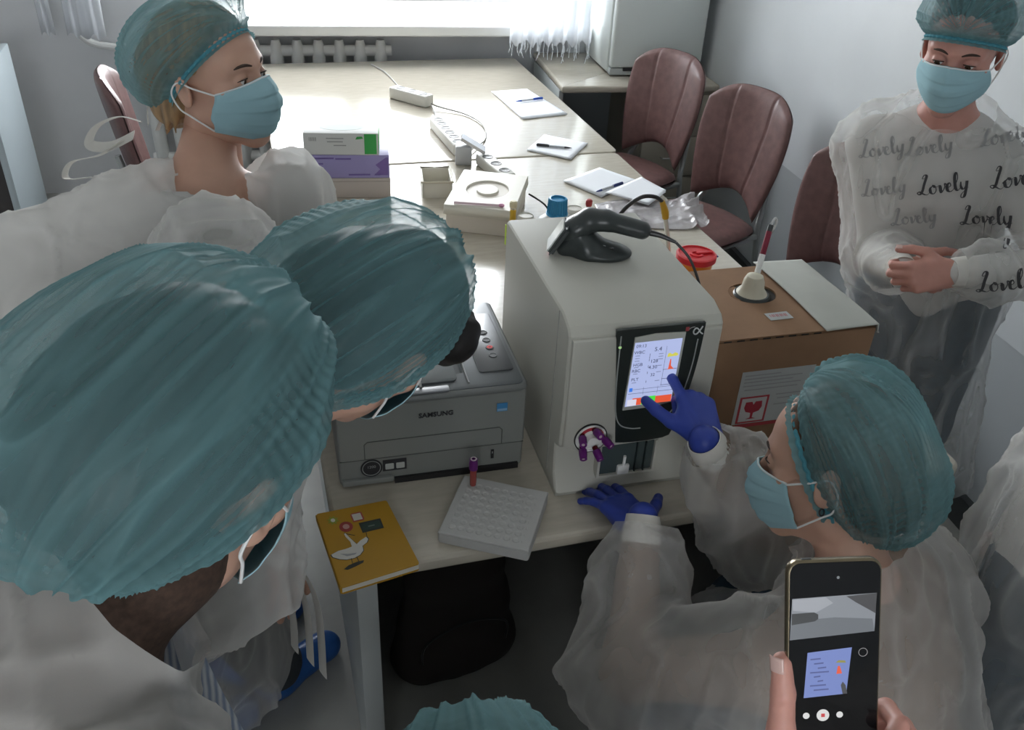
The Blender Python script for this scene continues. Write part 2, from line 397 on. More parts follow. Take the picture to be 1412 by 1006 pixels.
# ------------------------------------------------------------------ cabinet at the far left
cb = thing('side_cabinet', 'low dark cabinet with a pale blue end panel by the grey wall at far left', 'cabinet', (-1.35, 2.75, 0), 0)
bm = BM(); box(bm, (-.6, -.05, 0), (.32, .4, .9), .004); build('body', bm, mat('dark_cabinet', (.05, .045, .045), .5), cb)
bm = BM(); box(bm, (.322, -.07, 0), (.35, .42, .93), .004); build('end_panel', bm, mat('pale_panel', (.40, .46, .49), .4), cb)
bm = BM()
for z in (.3, .6): box(bm, (-.58, -.06, z), (.3, -.052, z+.012))
build('shelf_edge', bm, mat('dark_trim', (.02, .02, .02), .5), cb)
# ------------------------------------------------------------------ tables
def top_mat(name, col):
    m = mat(name, col, .16, spec=.5)
    nt = m.node_tree; N = nt.nodes; L = nt.links; b = N['Principled BSDF']
    tc = N.new('ShaderNodeTexCoord'); mp = N.new('ShaderNodeMapping'); mp.inputs['Scale'].default_value = (14, 70, 40); L.new(tc.outputs['Object'], mp.inputs['Vector'])
    n = N.new('ShaderNodeTexNoise'); n.inputs['Scale'].default_value = 1.; n.inputs['Detail'].default_value = 5; L.new(mp.outputs[0], n.inputs['Vector'])
    r = N.new('ShaderNodeValToRGB'); r.color_ramp.elements[0].position = .35; r.color_ramp.elements[1].position = .65
    r.color_ramp.elements[0].color = (*[x*.93 for x in col], 1); r.color_ramp.elements[1].color = (*[min(1, x*1.03) for x in col], 1)
    L.new(n.outputs['Fac'], r.inputs['Fac']); L.new(r.outputs['Color'], b.inputs['Base Color'])
    b.inputs['Coat Weight'].default_value = .25; b.inputs['Coat Roughness'].default_value = .08
    return m
m_top = top_mat('laminate_top', (.50, .46, .385)); m_panel = mat('table_panel', (.50, .53, .53), .45, noise=.04, nscale=5)
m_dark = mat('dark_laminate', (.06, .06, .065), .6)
TW, TS, ZT = 1.311, 1.973, .75
t1 = thing('laboratory_table', 'near half of the long cream table, carrying the printer and the analyser', 'table', (0, 0, 0))
def slab(w_, d, r=.013):
    bm = BM(); prism(bm, [(x, y) for x, y in rrect(-.0, w_, 0, d, .03, 5)], ZT-.034, ZT, r, 'xy', 4); return bm
build('tabletop', slab(TW, TS), m_top, t1, angle=12)
for x in (.03, TW-.07): bm = BM(); box(bm, (x, .06, .0), (x+.04, TS-.04, ZT-.034), .003); build('side_panel', bm, m_panel, t1)
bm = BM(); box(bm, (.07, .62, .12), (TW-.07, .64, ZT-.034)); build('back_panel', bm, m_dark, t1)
t2 = thing('laboratory_table', 'far half of the long cream table, by the window, with the power strips', 'table', (.008, TS+.006, 0), math.radians(0))
build('tabletop', slab(1.31, 1.46, .006), m_top, t2, angle=12)
for x in (.03, TW-.07): bm = BM(); box(bm, (x, .04, 0), (x+.04, 1.42, ZT-.034), .003); build('side_panel', bm, m_panel, t2)
bm = BM(); box(bm, (.07, 1.38, .2), (TW-.07, 1.40, ZT-.034)); build('back_panel', bm, m_panel, t2)
# ------------------------------------------------------------------ counter, drawers, refrigerator
lx0, ly0 = LR(1.385, 2.86)
ct = thing('wall_counter', 'cream counter along the right wall under the white refrigerator', 'counter', W(lx0, ly0), RR)
cw = -lx0-.004
bm = BM(); prism(bm, rrect(0, cw, 0, .66, .01, 3), .722, .756, .012, 'xy', 4); build('countertop', bm, m_top, ct)
m_draw = mat('drawer_front', (.50, .46, .38), .45, noise=.05, nscale=5)
bm = BM(); box(bm, (.43, .03, .06), (cw, .64, .722)); build('drawer_carcass', bm, m_draw, ct)
for k in range(3):
    bm = BM(); z0 = .08+k*.212; box(bm, (.44, .012, z0), (cw-.01, .03, z0+.2), .003); d = build('drawer', bm, m_draw, ct)
    bm = BM(); tube(bm, [(.55, .012, z0+.1), (.55, -.012, z0+.1), (.67, -.012, z0+.1), (.67, .012, z0+.1)], .004, 6); build('handle', bm, mat('steel', (.6, .6, .6), .3, 1.), d)
bm = BM(); box(bm, (.02, .56, 0), (.43, .58, .722)); build('back_panel', bm, mat('counter_back', (.36, .40, .43), .5), ct)
bm = BM(); box(bm, (.0, .05, 0), (.022, .62, .722), .002); build('side_panel', bm, m_panel, ct)
m_fr = mat('fridge_enamel', (.60, .64, .63), .35, noise=.02, nscale=3)
lx1, ly1 = LR(1.672, 2.985)
fg = thing('refrigerator', 'white small refrigerator standing on the cream wall counter', 'refrigerator', W(lx1, ly1, .757), RR)
fw = -lx1-.055
bm = BM(); box(bm, (0, .055, .012), (fw, .47, .86), .008, 3); build('cabinet_body', bm, m_fr, fg)
bm = BM(); box(bm, (.004, .0, .045), (fw-.004, .048, .855), .012, 3); dr = build('door', bm, m_fr, fg)
bm = BM(); box(bm, (.006, .012, .008), (fw-.006, .055, .04), .002); build('plinth', bm, mat('fridge_plinth', (.42, .45, .45), .4), fg)
bm = BM(); box(bm, (.03, -.016, .5), (.05, .002, .75), .006); build('handle', bm, m_fr, dr)
bm = BM(); box(bm, (.07, .0, .028), (.30, .012, .044), .002); build('vent_slot', bm, mat('black_plastic', (.02, .02, .022), .4), fg)
for x in (.03, fw-.03): bm = BM(); cyl(bm, (x, .08, 0), (x, .08, .012), .012); build('foot', bm, mat('black_plastic', (.02, .02, .022), .4), fg)
# ------------------------------------------------------------------ chairs
m_lea = mat('brown_vinyl', (.165, .088, .083), .38, spec=.5, noise=.2, nscale=30, bump=.25, bscale=260)
m_tub = mat('grey_tube', (.42, .44, .44), .35, metal=.6)
def make_chair(name, label):
    t = thing(name, label, 'chair')   # faces +y in its own frame
    def back(u, v, side):
        U = 2*u-1; top = .965-.075*np.abs(U)**3.4; bot = .475+.075*(1-np.abs(U)**1.7)
        wd = .172+.056*np.sin(np.clip(v*1.05, 0, 1)*PI*.60)**.9-.012*v**6
        z = bot+(top-bot)*v; x = U*wd
        e = np.maximum(np.abs(U)**7, np.abs(2*v-1)**9); th = .026*np.sqrt(np.clip(1-e, 0, 1))+.002
        groove = .006*np.exp(-((np.abs(U)-.37-.09*v)/.022)**2)
        y = -.205-.16*(z-.5)+.05*U**2+(th-groove if side else -th*.8)
        return np.stack([x, y, z], 1)
    v1, q1 = grid(lambda u, v: back(u, v, True), 60, 36); v2, q2 = grid(lambda u, v: back(u, v, False), 60, 36)
    V, Q = join((v1, q1[:, ::-1]), (v2, q2)); mk('backrest', V, Q, m_lea, t)
    def seat(u, v, side):
        U = 2*u-1; Vv = 2*v-1; k = np.sqrt(np.clip(1-U**2*.28, .1, 1)); k2 = np.sqrt(np.clip(1-Vv**2*.28, .1, 1))
        e = np.clip(np.maximum(np.abs(U), np.abs(Vv))**8, 0, 1); th = .028*np.sqrt(1-e)+.003
        return np.stack([U*.225*k2*(1+.04*Vv), Vv*.215*k+.02, .445+(th+.006*(1-U**2) if side else -th)-.01*Vv**2], 1)
    v1, q1 = grid(lambda u, v: seat(u, v, True), 32, 32); v2, q2 = grid(lambda u, v: seat(u, v, False), 32, 32)
    V, Q = join((v1, q1), (v2, q2[:, ::-1])); mk('seat', V, Q, m_lea, t)
    for s in (-1, 1):
        bm = BM(); tube(bm, [(s*.14, -.26, .68), (s*.155, -.225, .50), (s*.175, -.20, .40), (s*.19, -.255, .012)], .0125, 10, 6); build('back_leg', bm, m_tub, t)
        bm = BM(); tube(bm, [(s*.175, -.19, .405), (s*.178, .1, .405), (s*.185, .18, .39), (s*.195, .22, .012)], .0125, 10, 6); build('front_leg', bm, m_tub, t)
    for y in (-.12, .12): bm = BM(); cyl(bm, (-.176, y, .405), (.176, y, .405), .01); build('crossbar', bm, m_tub, t)
    return t
ch = make_chair('padded_chair', 'brown padded chair with its back against the refrigerator counter')
GC = 'brown padded chairs along the right wall'
CH = [(1.60, 2.52, 112, 'brown padded chair in front of the refrigerator, farthest of the row by the right wall'), (1.67, 1.92, 110, 'brown padded chair in the middle of the row along the right wall'),
      (1.70, 1.20, 108, 'brown padded chair directly behind the gowned woman standing by the right wall'), (-.31, 2.58, -85, 'brown padded chair alone at the far left, behind the woman in the white gown')]
for i, (x, y, a, lb) in enumerate(CH):
    o = ch if i == 0 else copy_tree(ch)
    o.location = (x, y, 0); o.rotation_euler = (0, 0, math.radians(a)); o['label'] = lb
    if i < 3: o['group'] = GC
# ------------------------------------------------------------------ shared finishes
m_off = mat('offwhite_plastic', (.49, .485, .435), .38, noise=.02, nscale=6)
m_offd = mat('offwhite_plastic_base', (.42, .42, .38), .42)
m_chr = mat('charcoal_plastic', (.035, .042, .042), .32)
m_blk = mat('black_plastic', (.02, .02, .022), .4)
m_steel = mat('steel', (.6, .6, .6), .3, 1.)
m_pap = mat('white_paper', (.80, .82, .86), .7); m_wpl = mat('white_plastic', (.82, .82, .80), .35)
m_ink = mat('dark_ink', (.03, .03, .035), .6); m_gink = mat('grey_ink', (.35, .35, .36), .6)
def plate(name, M, w, h, m, parent, t=.0006, r=.0):
    """thin rectangle centred on matrix M"""
    bm = BM()
    if r: prism(bm, rrect(-w/2, w/2, -h/2, h/2, r), 0, t)
    else: box(bm, (-w/2, -h/2, 0), (w/2, h/2, t))
    bm.transform(M); return build(name, bm, m, parent, False)
# ------------------------------------------------------------------ haematology analyser
AX, AY, AR = .425, .102, math.radians(-1.7); AW, AD, AH = .295, .45, .392
an = thing('blood_analyzer', 'off-white tabletop blood analyser with a lit touch screen, standing beside the grey printer', 'analyzer', (AX, AY, ZT), AR)
prof = [(AD, .012), (AD, AH-.006), (AD-.006, AH), (.050, AH), (.012, AH-.012), (.0, AH-.026), (-.004, .25), (.0, .128), (.010, .118), (.026, .112), (.020, .05), (.0, .012)]
bm = BM(); prism(bm, prof, 0, AW, .009, 'yz', 3)
o = build('housing', bm, m_off, an, angle=25)
FY = -.0035
def fz(z): return np.interp(z, [.128, .25, AH-.026, AH-.012], [.0, -.004, .0, .012])
def FM(x, z, dy=.0): return fr((x, fz(z)-dy, z), (1, 0, 0), (0, .0, 1))
bm = BM(); prism(bm, [(.004, -.006), (AW-.004, -.006), (AW-.004, .40), (.004, .40)], 0, .014); bmesh.ops.translate(bm, verts=bm.verts, vec=(0, .012, 0)); build('base_plate', bm, m_offd, an)
bm = BM()
for a, b in (((.012, .02), (.012, AH-.06)),): box(bm, (.0, .058, .03), (-.0012, .0595, AH-.004))
build('side_seam', bm, mat('seam_grey', (.3, .3, .28), .6), an)
# raised front shell lip under the screen
bm = BM(); prism(bm, [(.006, .13), (.006, AH-.03), (AW-.006, AH-.03), (AW-.006, .13), (AW-.03, .122), (.03, .118)], -.0075, .004, .004, 'xz', 3); build('front_panel', bm, m_off, an)
# dark trapezoid bezel
def bez(s=0.):
    L = [(.083+.026*t-.006*math.sin(PI*t)*0+s, .377-.248*t-(s if t == 0 else 0)+(s if t == 1 else 0)) for t in np.linspace(0, 1, 12)]
    R = [(.252-.034*t**2.4-s, .377-.245*t-(s if t == 0 else 0)+(s if t == 1 else 0)) for t in np.linspace(0, 1, 12)]
    return L+[(x, .129+s-.004*math.sin(PI*(x-.1)/.12)) for x in np.linspace(.125, .205, 5)]+R[::-1]+[(x, .378-s) for x in np.linspace(.24, .1, 4)]
m_bez = mat('bezel_graphite', (.018, .024, .022), .35)
bm = BM(); prism(bm, bez(), -.0105, -.002, .0015, 'xz', 2); bz = build('screen_bezel', bm, m_bez, an)
m_line = mat('pale_grey_line', (.36, .38, .37), .4)
bm = BM(); tube(bm, [(.092, -.0108, .366), (.094, -.0108, .28), (.100, -.0108, .205), (.112, -.0108, .172), (.135, -.0108, .160), (.155, -.0108, .158)], .0013, 6, 6); build('trim_line', bm, m_line, bz)
bm = BM(); tube(bm, [(.241, -.0108, .345), (.238, -.0108, .28), (.226, -.0108, .215), (.205, -.0108, .178)], .0013, 6, 6); build('trim_line', bm, m_line, bz)
bm = BM(); lathe(bm, [(0, .0024), (.0026, .0016), (.003, 0)], 12, (.0925, -.0105, .343), (0, -1, 0)); build('power_light', bm, mat('green_led', (.3, .5, .2), .3, emit=(.45, .7, .3), es=.5), bz)
# emblem: red flag and alpha-like swash
bm = BM(); tube(bm, [(.246, -.0112, 0.3710), (.241, -.0112, 0.3620), (.236, -.0112, 0.3560), (.231, -.0112, 0.3570), (.2295, -.0112, 0.3630), (.233, -.0112, 0.3680), (.238, -.0112, 0.3660), (.243, -.0112, 0.3590), (.248, -.0112, 0.3550)], .0013, 6, 5, up=(0, 1, 0)); build('emblem', bm, mat('silver_print', (.55, .56, .56), .3), bz)
bm = BM(); tube(bm, [(.231, -.0112, 0.3710), (.225, -.0112, 0.3705), (.2195, -.0112, 0.3670)], .0007, 6, 4); build('emblem_arc', bm, m_line, bz)
bm = BM(); box(bm, (.2135, -.0116, .364), (.2205, -.0102, .372), .0006); build('emblem_flag', bm, mat('dull_red_print', (.35, .06, .07), .5), bz)
# screen with frame
SX0, SX1, SZ0, SZ1 = .118, .208, .214, .351
bm = BM(); prism(bm, [(.113, .205), (.118, .361), (.157, .3655), (.2145, .363), (.2125, .213), (.173, .206)], -.0135, -.009, .0015, 'xz', 2); sf = build('screen_frame', bm, mat('screen_frame_grey', (.50, .51, .47), .4), an)
m_scr = mat('screen_glow', (.05, .05, .06), .2, emit=(.52, .60, .95), es=.72)
def scr(x, z, d=.0002): return fr((SX0+x*(SX1-SX0), -.0142-d, SZ0+z*(SZ1-SZ0)), (1, 0, 0), (0, 0, 1))
def em(n, c, s): return mat(n, (.02, .02, .02), .3, emit=c, es=s)
bm = BM(); prism(bm, [(SX0-.002, SZ0), (SX0+.001, SZ1), (SX1+.001, SZ1+.001), (SX1-.001, SZ0+.003)], -.0142, -.012, 0, 'xz'); sc = build('touch_screen', bm, m_scr, an, False)
SWd, SHt = SX1-SX0, SZ1-SZ0
m_sink = em('screen_ink', (.10, .12, .28), .35)
for s_, x, z, h in (('09:13', .15, .945, .009), ('WBC', .13, .85, .009), ('HGB', .13, .66, .009), ('RBC', .11, .565, .009), ('PLT', .11, .43, .009), ('5.4', .52, .875, .012), ('128', .47, .695, .010), ('4.30', .46, .60, .010), ('32', .48, .48, .009)):
    text('reading', s_, h, scr(x, z), m_sink, sc, .0001)
rows = []
for z in (.80, .76, .72, .62, .52, .38): rows += [(.1, z, .10, .010), (.36, z, .012, .05), (.60, z, .10, .010)]
bm = BM()
for x, z, a, b in rows: b2 = BM(); 
for x, z, a, b in rows:
    M = scr(x, z, .0001); g = bmesh.ops.create_cube(bm, size=1.); 
    for v in g['verts']: v.co = M @ Vector((v.co.x*a*SWd, v.co.y*b*SHt*.7, v.co.z*.0002))
build('fine_print', bm, em('screen_faint_ink', (.28, .32, .55), .4), sc, False)
bm = BM()
for x, z, a, b in ((.70, .60, .005, .62), (.84, .545, .30, .006), (.84, .30, .30, .006), (.84, .40, .30, .006), (.5, .205, .98, .005), (.33, .235, .004, .12), (.64, .235, .004, .12), (.5, .27, .9, .004)):
    M = scr(x, z, .0001); g = bmesh.ops.create_cube(bm, size=1.)
    for v in g['verts']: v.co = M @ Vector((v.co.x*a*SWd, v.co.y*b*SHt, v.co.z*.0002))
build('grid_line', bm, m_sink, sc, False)
plate('red_bar', scr(.55, .07, .0001), SWd*.86, SHt*.115, em('screen_red', (.9, .12, .05), .75), sc, .0002)
plate('green_button', scr(.47, .075, .0003), SWd*.30, SHt*.125, em('screen_green', (.08, .85, .08), .75), sc, .0002)
plate('white_button', scr(.11, .06, .0003), SWd*.20, SHt*.10, em('screen_white', (.75, .75, .9), .8), sc, .0002)
plate('blue_icon', scr(.055, .27, .0002), SWd*.07, SHt*.06, em('screen_blue', (.05, .22, .85), .8), sc, .0002)
def screen_poly(name, pts, m):
    bm = BM(); prism(bm, [(SX0+x*SWd, SZ0+z*SHt) for x, z in pts], -.0146, -.0143, 0, 'xz'); build(name, bm, m, sc, False)
screen_poly('red_histogram', [(.74, .545), (.80, .55), (.815, .70), (.835, .70), (.85, .60), (.90, .56), (.93, .545)], em('screen_red', (.9, .12, .05), .75))
screen_poly('yellow_histogram', [(.74, .74), (.75, .79), (.79, .80), (.84, .775), (.90, .80), (.95, .785), (.98, .76), (.94, .745)], em('screen_yellow', (.75, .72, .12), .75))
# sample wheel
bm = BM(); lathe(bm, [(.0, -.002), (.029, -.002), (.0305, .001), (.030, .004), (.0265, .0045), (.0262, .002), (0, .002)], 40, (.058, -.0075, .147), (0, -1, 0)); wh = build('sample_wheel', bm, m_wpl, an)
bm = BM(); lathe(bm, [(.0305, -.001), (.0325, -.001), (.0325, .003), (.0305, .003)], 40, (.058, -.0075, .147), (0, -1, 0), ring=True); build('wheel_rim', bm, m_blk, wh)
bm = BM(); prism(bm, [(.058+r_*math.cos(a), .147+r_*math.sin(a)) for r_, a in [(.026, t) for t in np.linspace(.35, 2.8, 16)]+[(.018, t) for t in np.linspace(2.8, .35, 16)]], -.0105, -.0090, 0, 'xz'); build('wheel_mark', bm, mat('red_print', (.55, .04, .06), .5), wh)
bm = BM(); lathe(bm, [(.010, 0), (.009, .012), (0, .0125)], 24, (.058, -.0095, .147), (0, -1, 0)); build('wheel_hub', bm, m_wpl, wh)
# aspiration bay, lock
bm = BM(); box(bm, (.088, .004, .042), (.198, .03, .112), .003); bay = build('sample_bay', bm, mat('bay_glass', (.06, .08, .08), .15), an)
bm = BM(); prism(bm, [(.083, .037), (.083, .114), (.088, .114), (.088, .042), (.198, .042), (.198, .114), (.203, .114), (.203, .037)], .0, .02, 0, 'xz'); build('bay_frame', bm, m_off, bay)
bm = BM(); box(bm, (.125, -.002, .04), (.150, .012, .062), .003); cyl(bm, (.1375, .0, .06), (.1375, .0, .085), .003, seg=10); build('probe_cup', bm, m_wpl, bay)
for x in (.160, .178): bm = BM(); box(bm, (x, -.001, .043), (x+.0025, .006, .112)); build('bay_bar', bm, mat('bay_bar_dark', (.02, .03, .03), .3), bay)
bm = BM(); lathe(bm, [(0, 0), (.0145, 0), (.0145, .006), (.0115, .007), (.011, .003), (0, .003)], 28, (.262, -.0065, .166), (0, -1, 0)); lk = build('door_lock', bm, m_steel, an)
bm = BM(); box(bm, (.252, -.0125, .163), (.272, -.0085, .169), .001); build('lock_slot', bm, m_blk, lk)
bm = BM(); box(bm, (-.0008, .445, .335), (.0004, .452, .38)); build('marker_tab', bm, mat('yellow_green_tab', (.55, .75, .05), .5), an)
for x, y in ((.03, .05), (AW-.03, .05), (.03, .4), (AW-.03, .4)): bm = BM(); cyl(bm, (x, y, 0), (x, y, .013), .012); build('foot', bm, m_blk, an)
# purple capped tubes sitting in the wheel
m_pur = mat('purple_cap', (.13, .012, .16), .35); m_bld = mat('blood_dark', (.09, .006, .008), .2); m_tubeg = mat('tube_plastic', (.85, .85, .85), .05, alpha=.25)
GT = 'purple capped tubes in the analyser wheel'
PL = ['purple capped blood tube at the top of the analyser wheel', 'purple capped blood tube at the left of the analyser wheel', 'purple capped tube at the lower left of the analyser wheel', 'purple capped tube at the bottom of the analyser wheel', 'purple capped tube at the right of the analyser wheel']
a_m = Matrix.Translation((AX, AY, ZT)) @ Matrix.Rotation(AR, 4, 'Z')
for k, lb in enumerate(PL):
    a = math.radians(78+72*k); cx, cz = .058+.0215*math.cos(a), .147+.0215*math.sin(a); dz = math.sin(a)
    d = Vector((.30*math.cos(a), -1, .30*dz-.12)).normalized()
    t = thing('sample_tube', lb, 'tube', a_m @ Vector((cx, -.0125, cz)), AR, GT)
    bm = BM(); cyl(bm, (0, 0, 0), d*.012, .0055, seg=14); build('tube_body', bm, m_bld, t)
    bm = BM(); lathe(bm, [(.0055, 0), (.0078, .001), (.0078, .012), (.0072, .016), (.0070, .021), (.0035, .0215), (.003, .019), (0, .019)], 18, d*.008, d); build('cap', bm, m_pur, t)
    bm = BM(); lathe(bm, [(0, 0), (.0034, 0), (.0034, .0006), (0, .0006)], 12, d*.0275, d); build('stopper', bm, mat('tube_stopper', (.55, .45, .48), .6), t)
# ------------------------------------------------------------------ printer
PW, PD, PH = .366, .334, .202
pr = thing('laser_printer', 'grey laser printer on the cream table, left of the blood analyser', 'printer', (.027, .222, ZT), math.radians(-1.9))
m_pg = mat('printer_grey', (.235, .245, .235), .42, noise=.02, nscale=9); m_pd = mat('printer_deck', (.10, .112, .12), .3); m_pe = mat('printer_edge', (.17, .18, .18), .35)
bm = BM(); prism(bm, [(0.006, .004), (PD, .004), (PD, PH-.02), (PD-.006, PH-.006), (.004, PH-.006), (-.0, PH-.012), (-.002, .07), (.002, .064)], 0, PW, .008, 'yz', 3); build('body', bm, m_pg, pr, angle=25)
bm = BM(); prism(bm, rrect(-.002, PW+.002, -.006, PD+.002, .018), PH-.012, PH+.002, .006, 'xy', 3); dk = build('top_deck', bm, m_pe, pr)
bm = BM(); prism(bm, rrect(.006, PW-.006, .003, PD-.006, .014), PH+.0005, PH+.0035, .001, 'xy', 2); build('deck_surface', bm, m_pd, dk)
# output tray: a recess framed by raised shoulders
bm = BM(); v, q = grid(lambda u, v_: np.stack([.085+.165*u, .04+.20*v_, PH+.004+.0015+.022*np.sin(PI*np.clip(v_*1.1, 0, 1)*.5)*np.sin(PI*(.12+.76*u))**.5-.004], 1), 24, 24); v, q = thicken(v, q, .004); bm.free()
tr = mk('output_tray', v, q, m_pd, pr)
bm = BM(); prism(bm, rrect(.098, .235, .03, .115, .01), PH+.0035, PH+.0065, .001, 'xy', 2); bmesh.ops.rotate(bm, verts=bm.verts, cent=(.17, .02, PH), matrix=Matrix.Rotation(math.radians(6), 3, 'X')); fl = build('paper_flap', bm, mat('flap_silver', (.16, .175, .18), .22), pr)
bm = BM(); tube(bm, [(.163, .018, PH+.006), (.160, .04, PH+.022), (.158, .058, PH+.027), (.157, .066, PH+.02)], .0028, 8, 6); build('paper_stop', bm, m_steel, fl)
for x in (.075, .255): bm = BM(); tube(bm, [(x, .02, PH+.004), (x, .09, PH+.006), (x-.006 if x < .1 else x+.004, .2, PH+.012)], .0022, 6, 6); build('tray_rib', bm, m_pg, pr)
bm = BM(); prism(bm, rrect(.118, .215, -.0005, .018, .004), PH+.003, PH+.006, .001); build('grip_tab', bm, mat('grip_grey', (.2, .21, .23), .35), pr)
bm = BM(); prism(bm, rrect(.282, PW-.014, .05, PD-.06, .008), PH+.0035, PH+.0055, .0008); pn = build('button_panel', bm, mat('panel_graphite', (.07, .075, .08), .28), pr)
for k, y in enumerate((.195, .165, .135, .105)):
    bm = BM(); lathe(bm, [(.0085, 0), (.0085, .001), (.0078, .0016), (.0066, .0016), (.0062, .0008), (0, .0008)], 20, (.322, y, PH+.0054)); bt = build('button', bm, mat('button_grey', (.09, .095, .1), .3), pn)
    if k == 2: bm = BM(); tube(bm, [(.3165, y, PH+.0074), (.322, y+.004, PH+.0074), (.3275, y, PH+.0074), (.322, y-.004, PH+.0074), (.3165, y, PH+.0074)], .0008, 6, 3); build('button_light', bm, mat('red_led', (.5, .05, .06), .4, emit=(.9, .15, .15), es=.5), bt)
m_seam = mat('printer_seam', (.10, .105, .1), .6)
bm = BM()
def groove(bm, pts, y=-.0022, r=.0009): tube(bm, [(x, y, z) for x, z in pts], r, 6)
groove(bm, [(.05, .068), (.05, .103), (.056, .109), (.313, .109), (.319, .103), (.319, .068)]); build('tray_outline', bm, m_seam, pr)
bm = BM(); groove(bm, [(.002, .066), (PW-.002, .066)], .0005, .0011); build('cassette_seam', bm, m_seam, pr)
bm = BM(); box(bm, (.004, -.004, .006), (.105, .02, .020), .004); build('cassette_foot', bm, m_pg, pr)
bm = BM(); box(bm, (.106, -.0015, .0), (PW-.01, .03, .012)); build('handle_recess', bm, m_blk, pr)
text('brand_lettering', 'SAMSUNG', .0145, fr((.188, -.0022, .157), (1, 0, 0), (0, 0, 1)), m_ink, pr, .0005, bold=.0003, w=.066)
plate('energy_sticker', fr((.317, -.002, .157), (1, 0, 0), (0, 0, 1)), .021, .019, mat('sticker_blue', (.05, .23, .48), .4), pr)
plate('sticker_band', fr((.317, -.0027, .1515), (1, 0, 0), (0, 0, 1)), .019, .005, mat('sticker_pale', (.25, .45, .65), .4), pr, .0003)
bm = BM(); lathe(bm, [(0, 0), (.021, 0), (.021, .0008), (0, .0008)], 36, (.062, .0016, .043), (0, -1, 0)); bd = build('capacity_badge', bm, m_ink, pr)
bm = BM(); lathe(bm, [(.0165, 0), (.0178, 0), (.0178, .0004), (.0165, .0004)], 36, (.062, .0008, .043), (0, -1, 0), ring=True); build('badge_ring', bm, m_line, bd)
text('badge_print', '1200', .0085, fr((.062, .0006, .046), (1, 0, 0), (0, 0, 1)), m_line, bd, .0002)
plate('feature_sticker', fr((.107, .0016, .045), (1, 0, 0), (0, 0, 1)), .046, .027, m_ink, pr)
for x in (.097, .118): plate('feature_mark', fr((x, .0009, .0425), (1, 0, 0), (0, 0, 1)), .0165, .014, mat('sticker_lightgrey', (.5, .52, .5), .5), pr, .0003, .002)
plate('level_window', fr((.302, .0012, .042), (1, 0, 0), (0, 0, 1)), .006, .022, m_blk, pr)
plate('level_mark', fr((.302, .0005, .046), (1, 0, 0), (0, 0, 1)), .002, .005, m_line, pr, .0002)
for x in (.03, PW-.03):
    for y in (.05, .3): bm = BM(); cyl(bm, (x, y, 0), (x, y, .012), .011); build('foot', bm, m_blk, pr)
# ------------------------------------------------------------------ hand-held scanner in its stand
sn = thing('barcode_scanner', 'dark grey barcode scanner lying head down in its stand on top of the blood analyser', 'scanner', (.555, .36, ZT+AH), math.radians(-20))
s = Sdf(); s.cap((.0, 0, .014), (.05, 0, .008), .028, .015, .02, ((0, 1, 0), 1.25)); s.ell((.022, 0, .008), (.062, .042, .016), None, .01); s.cap((-.05, 0, .012), (-.012, 0, .024), .012, .026, .02, ((0, 1, 0), 1.3)); s.cap((-.052, 0, .012), (-.03, 0, .05), .01, .016, .02, ((0, 1, 0), 1.6))
V, Q = s.mesh(.0022, 2); V[:, 2] = np.maximum(V[:, 2], 0); mk('stand', V, Q, m_chr, sn)
s = Sdf(); s.chain([(-.045, 0, .024), (-.030, 0, .052), (-.006, 0, .071), (.025, 0, .073), (.098, 0, .058)], [.018, .023, .0215, .0185, .0175], .012, ((0, 1, 0), 1.15)); V, Q = s.mesh(.0022, 2); body = mk('handle', V, Q, m_chr, sn)
bm = BM(); obox(bm, (-.062, 0, .034), (.5, 0, .87), (0, 1, 0), (-.87, 0, .5), (.034, .033, .006)); bmesh.ops.bevel(bm, geom=bm.edges[:], offset=.005, segments=3, affect='EDGES'); hd = build('scan_head', bm, m_chr, sn)
bm = BM(); obox(bm, (-.0685, 0, .0375), (.5, 0, .87), (0, 1, 0), (-.87, 0, .5), (.029, .0275, .0012)); build('scan_window', bm, mat('scan_window_pale', (.55, .58, .57), .12), hd)
plate('barcode_label', fr((.022, -.010, .0292), (0, -1, .0), (1, 0, -.28)), .018, .016, mat('label_grey', (.6, .62, .62), .5), sn)
bm = BM()
for k in range(7): obox(bm, Vector((.0155+.0022*k, -.010, .0318-.0007*k)), (1, 0, -.28), (0, 1, 0), (.28, 0, 1), (.0005+.0002*(k % 3), .0065, .0003))
build('barcode_print', bm, m_gink, sn, False)
for y in (-.002, -.018): bm = BM(); cyl(bm, (.040, y, .012), (.0415, y, .0248), .0045, seg=12); build('screw_hole', bm, m_blk, sn)
lr = bpy.data.lights.new('scanner_glow', 'POINT'); lr.energy = .012; lr.color = (1, .08, .1); lr.shadow_soft_size = .006
lo = bpy.data.objects.new('scanner_glow', lr); COL.objects.link(lo); lo.location = Matrix.Translation((.555, .36, ZT+AH)) @ Matrix.Rotation(math.radians(-20), 4, 'Z') @ Vector((-.078, 0, .012))
_e = Matrix.Translation((.555, .36, ZT+AH)) @ Matrix.Rotation(math.radians(-20), 4, 'Z')
p0 = _e @ Vector((.112, 0, .055)); 
bm = BM(); tube(bm, [p0-Vector((.004, 0, 0)), p0+Vector((.02, -.012, -.004)), p0+Vector((.045, -.03, -.012))], [.0065, .005, .003], 10, 4); sr = build('strain_relief', bm, m_blk)
sr.parent = sn; sr.matrix_parent_inverse = _e.inverted()
bm = BM(); tube(bm, [p0+Vector((.045, -.03, -.012)), (.732, .262, 1.15), (.741, .215, 1.08), (.738, .23, .95), (.734, .30, .80), (.732, .45, .756)], .0028, 8, 8); cdl = build('cable', bm, m_blk); cdl.parent = sn; cdl.matrix_parent_inverse = _e.inverted()
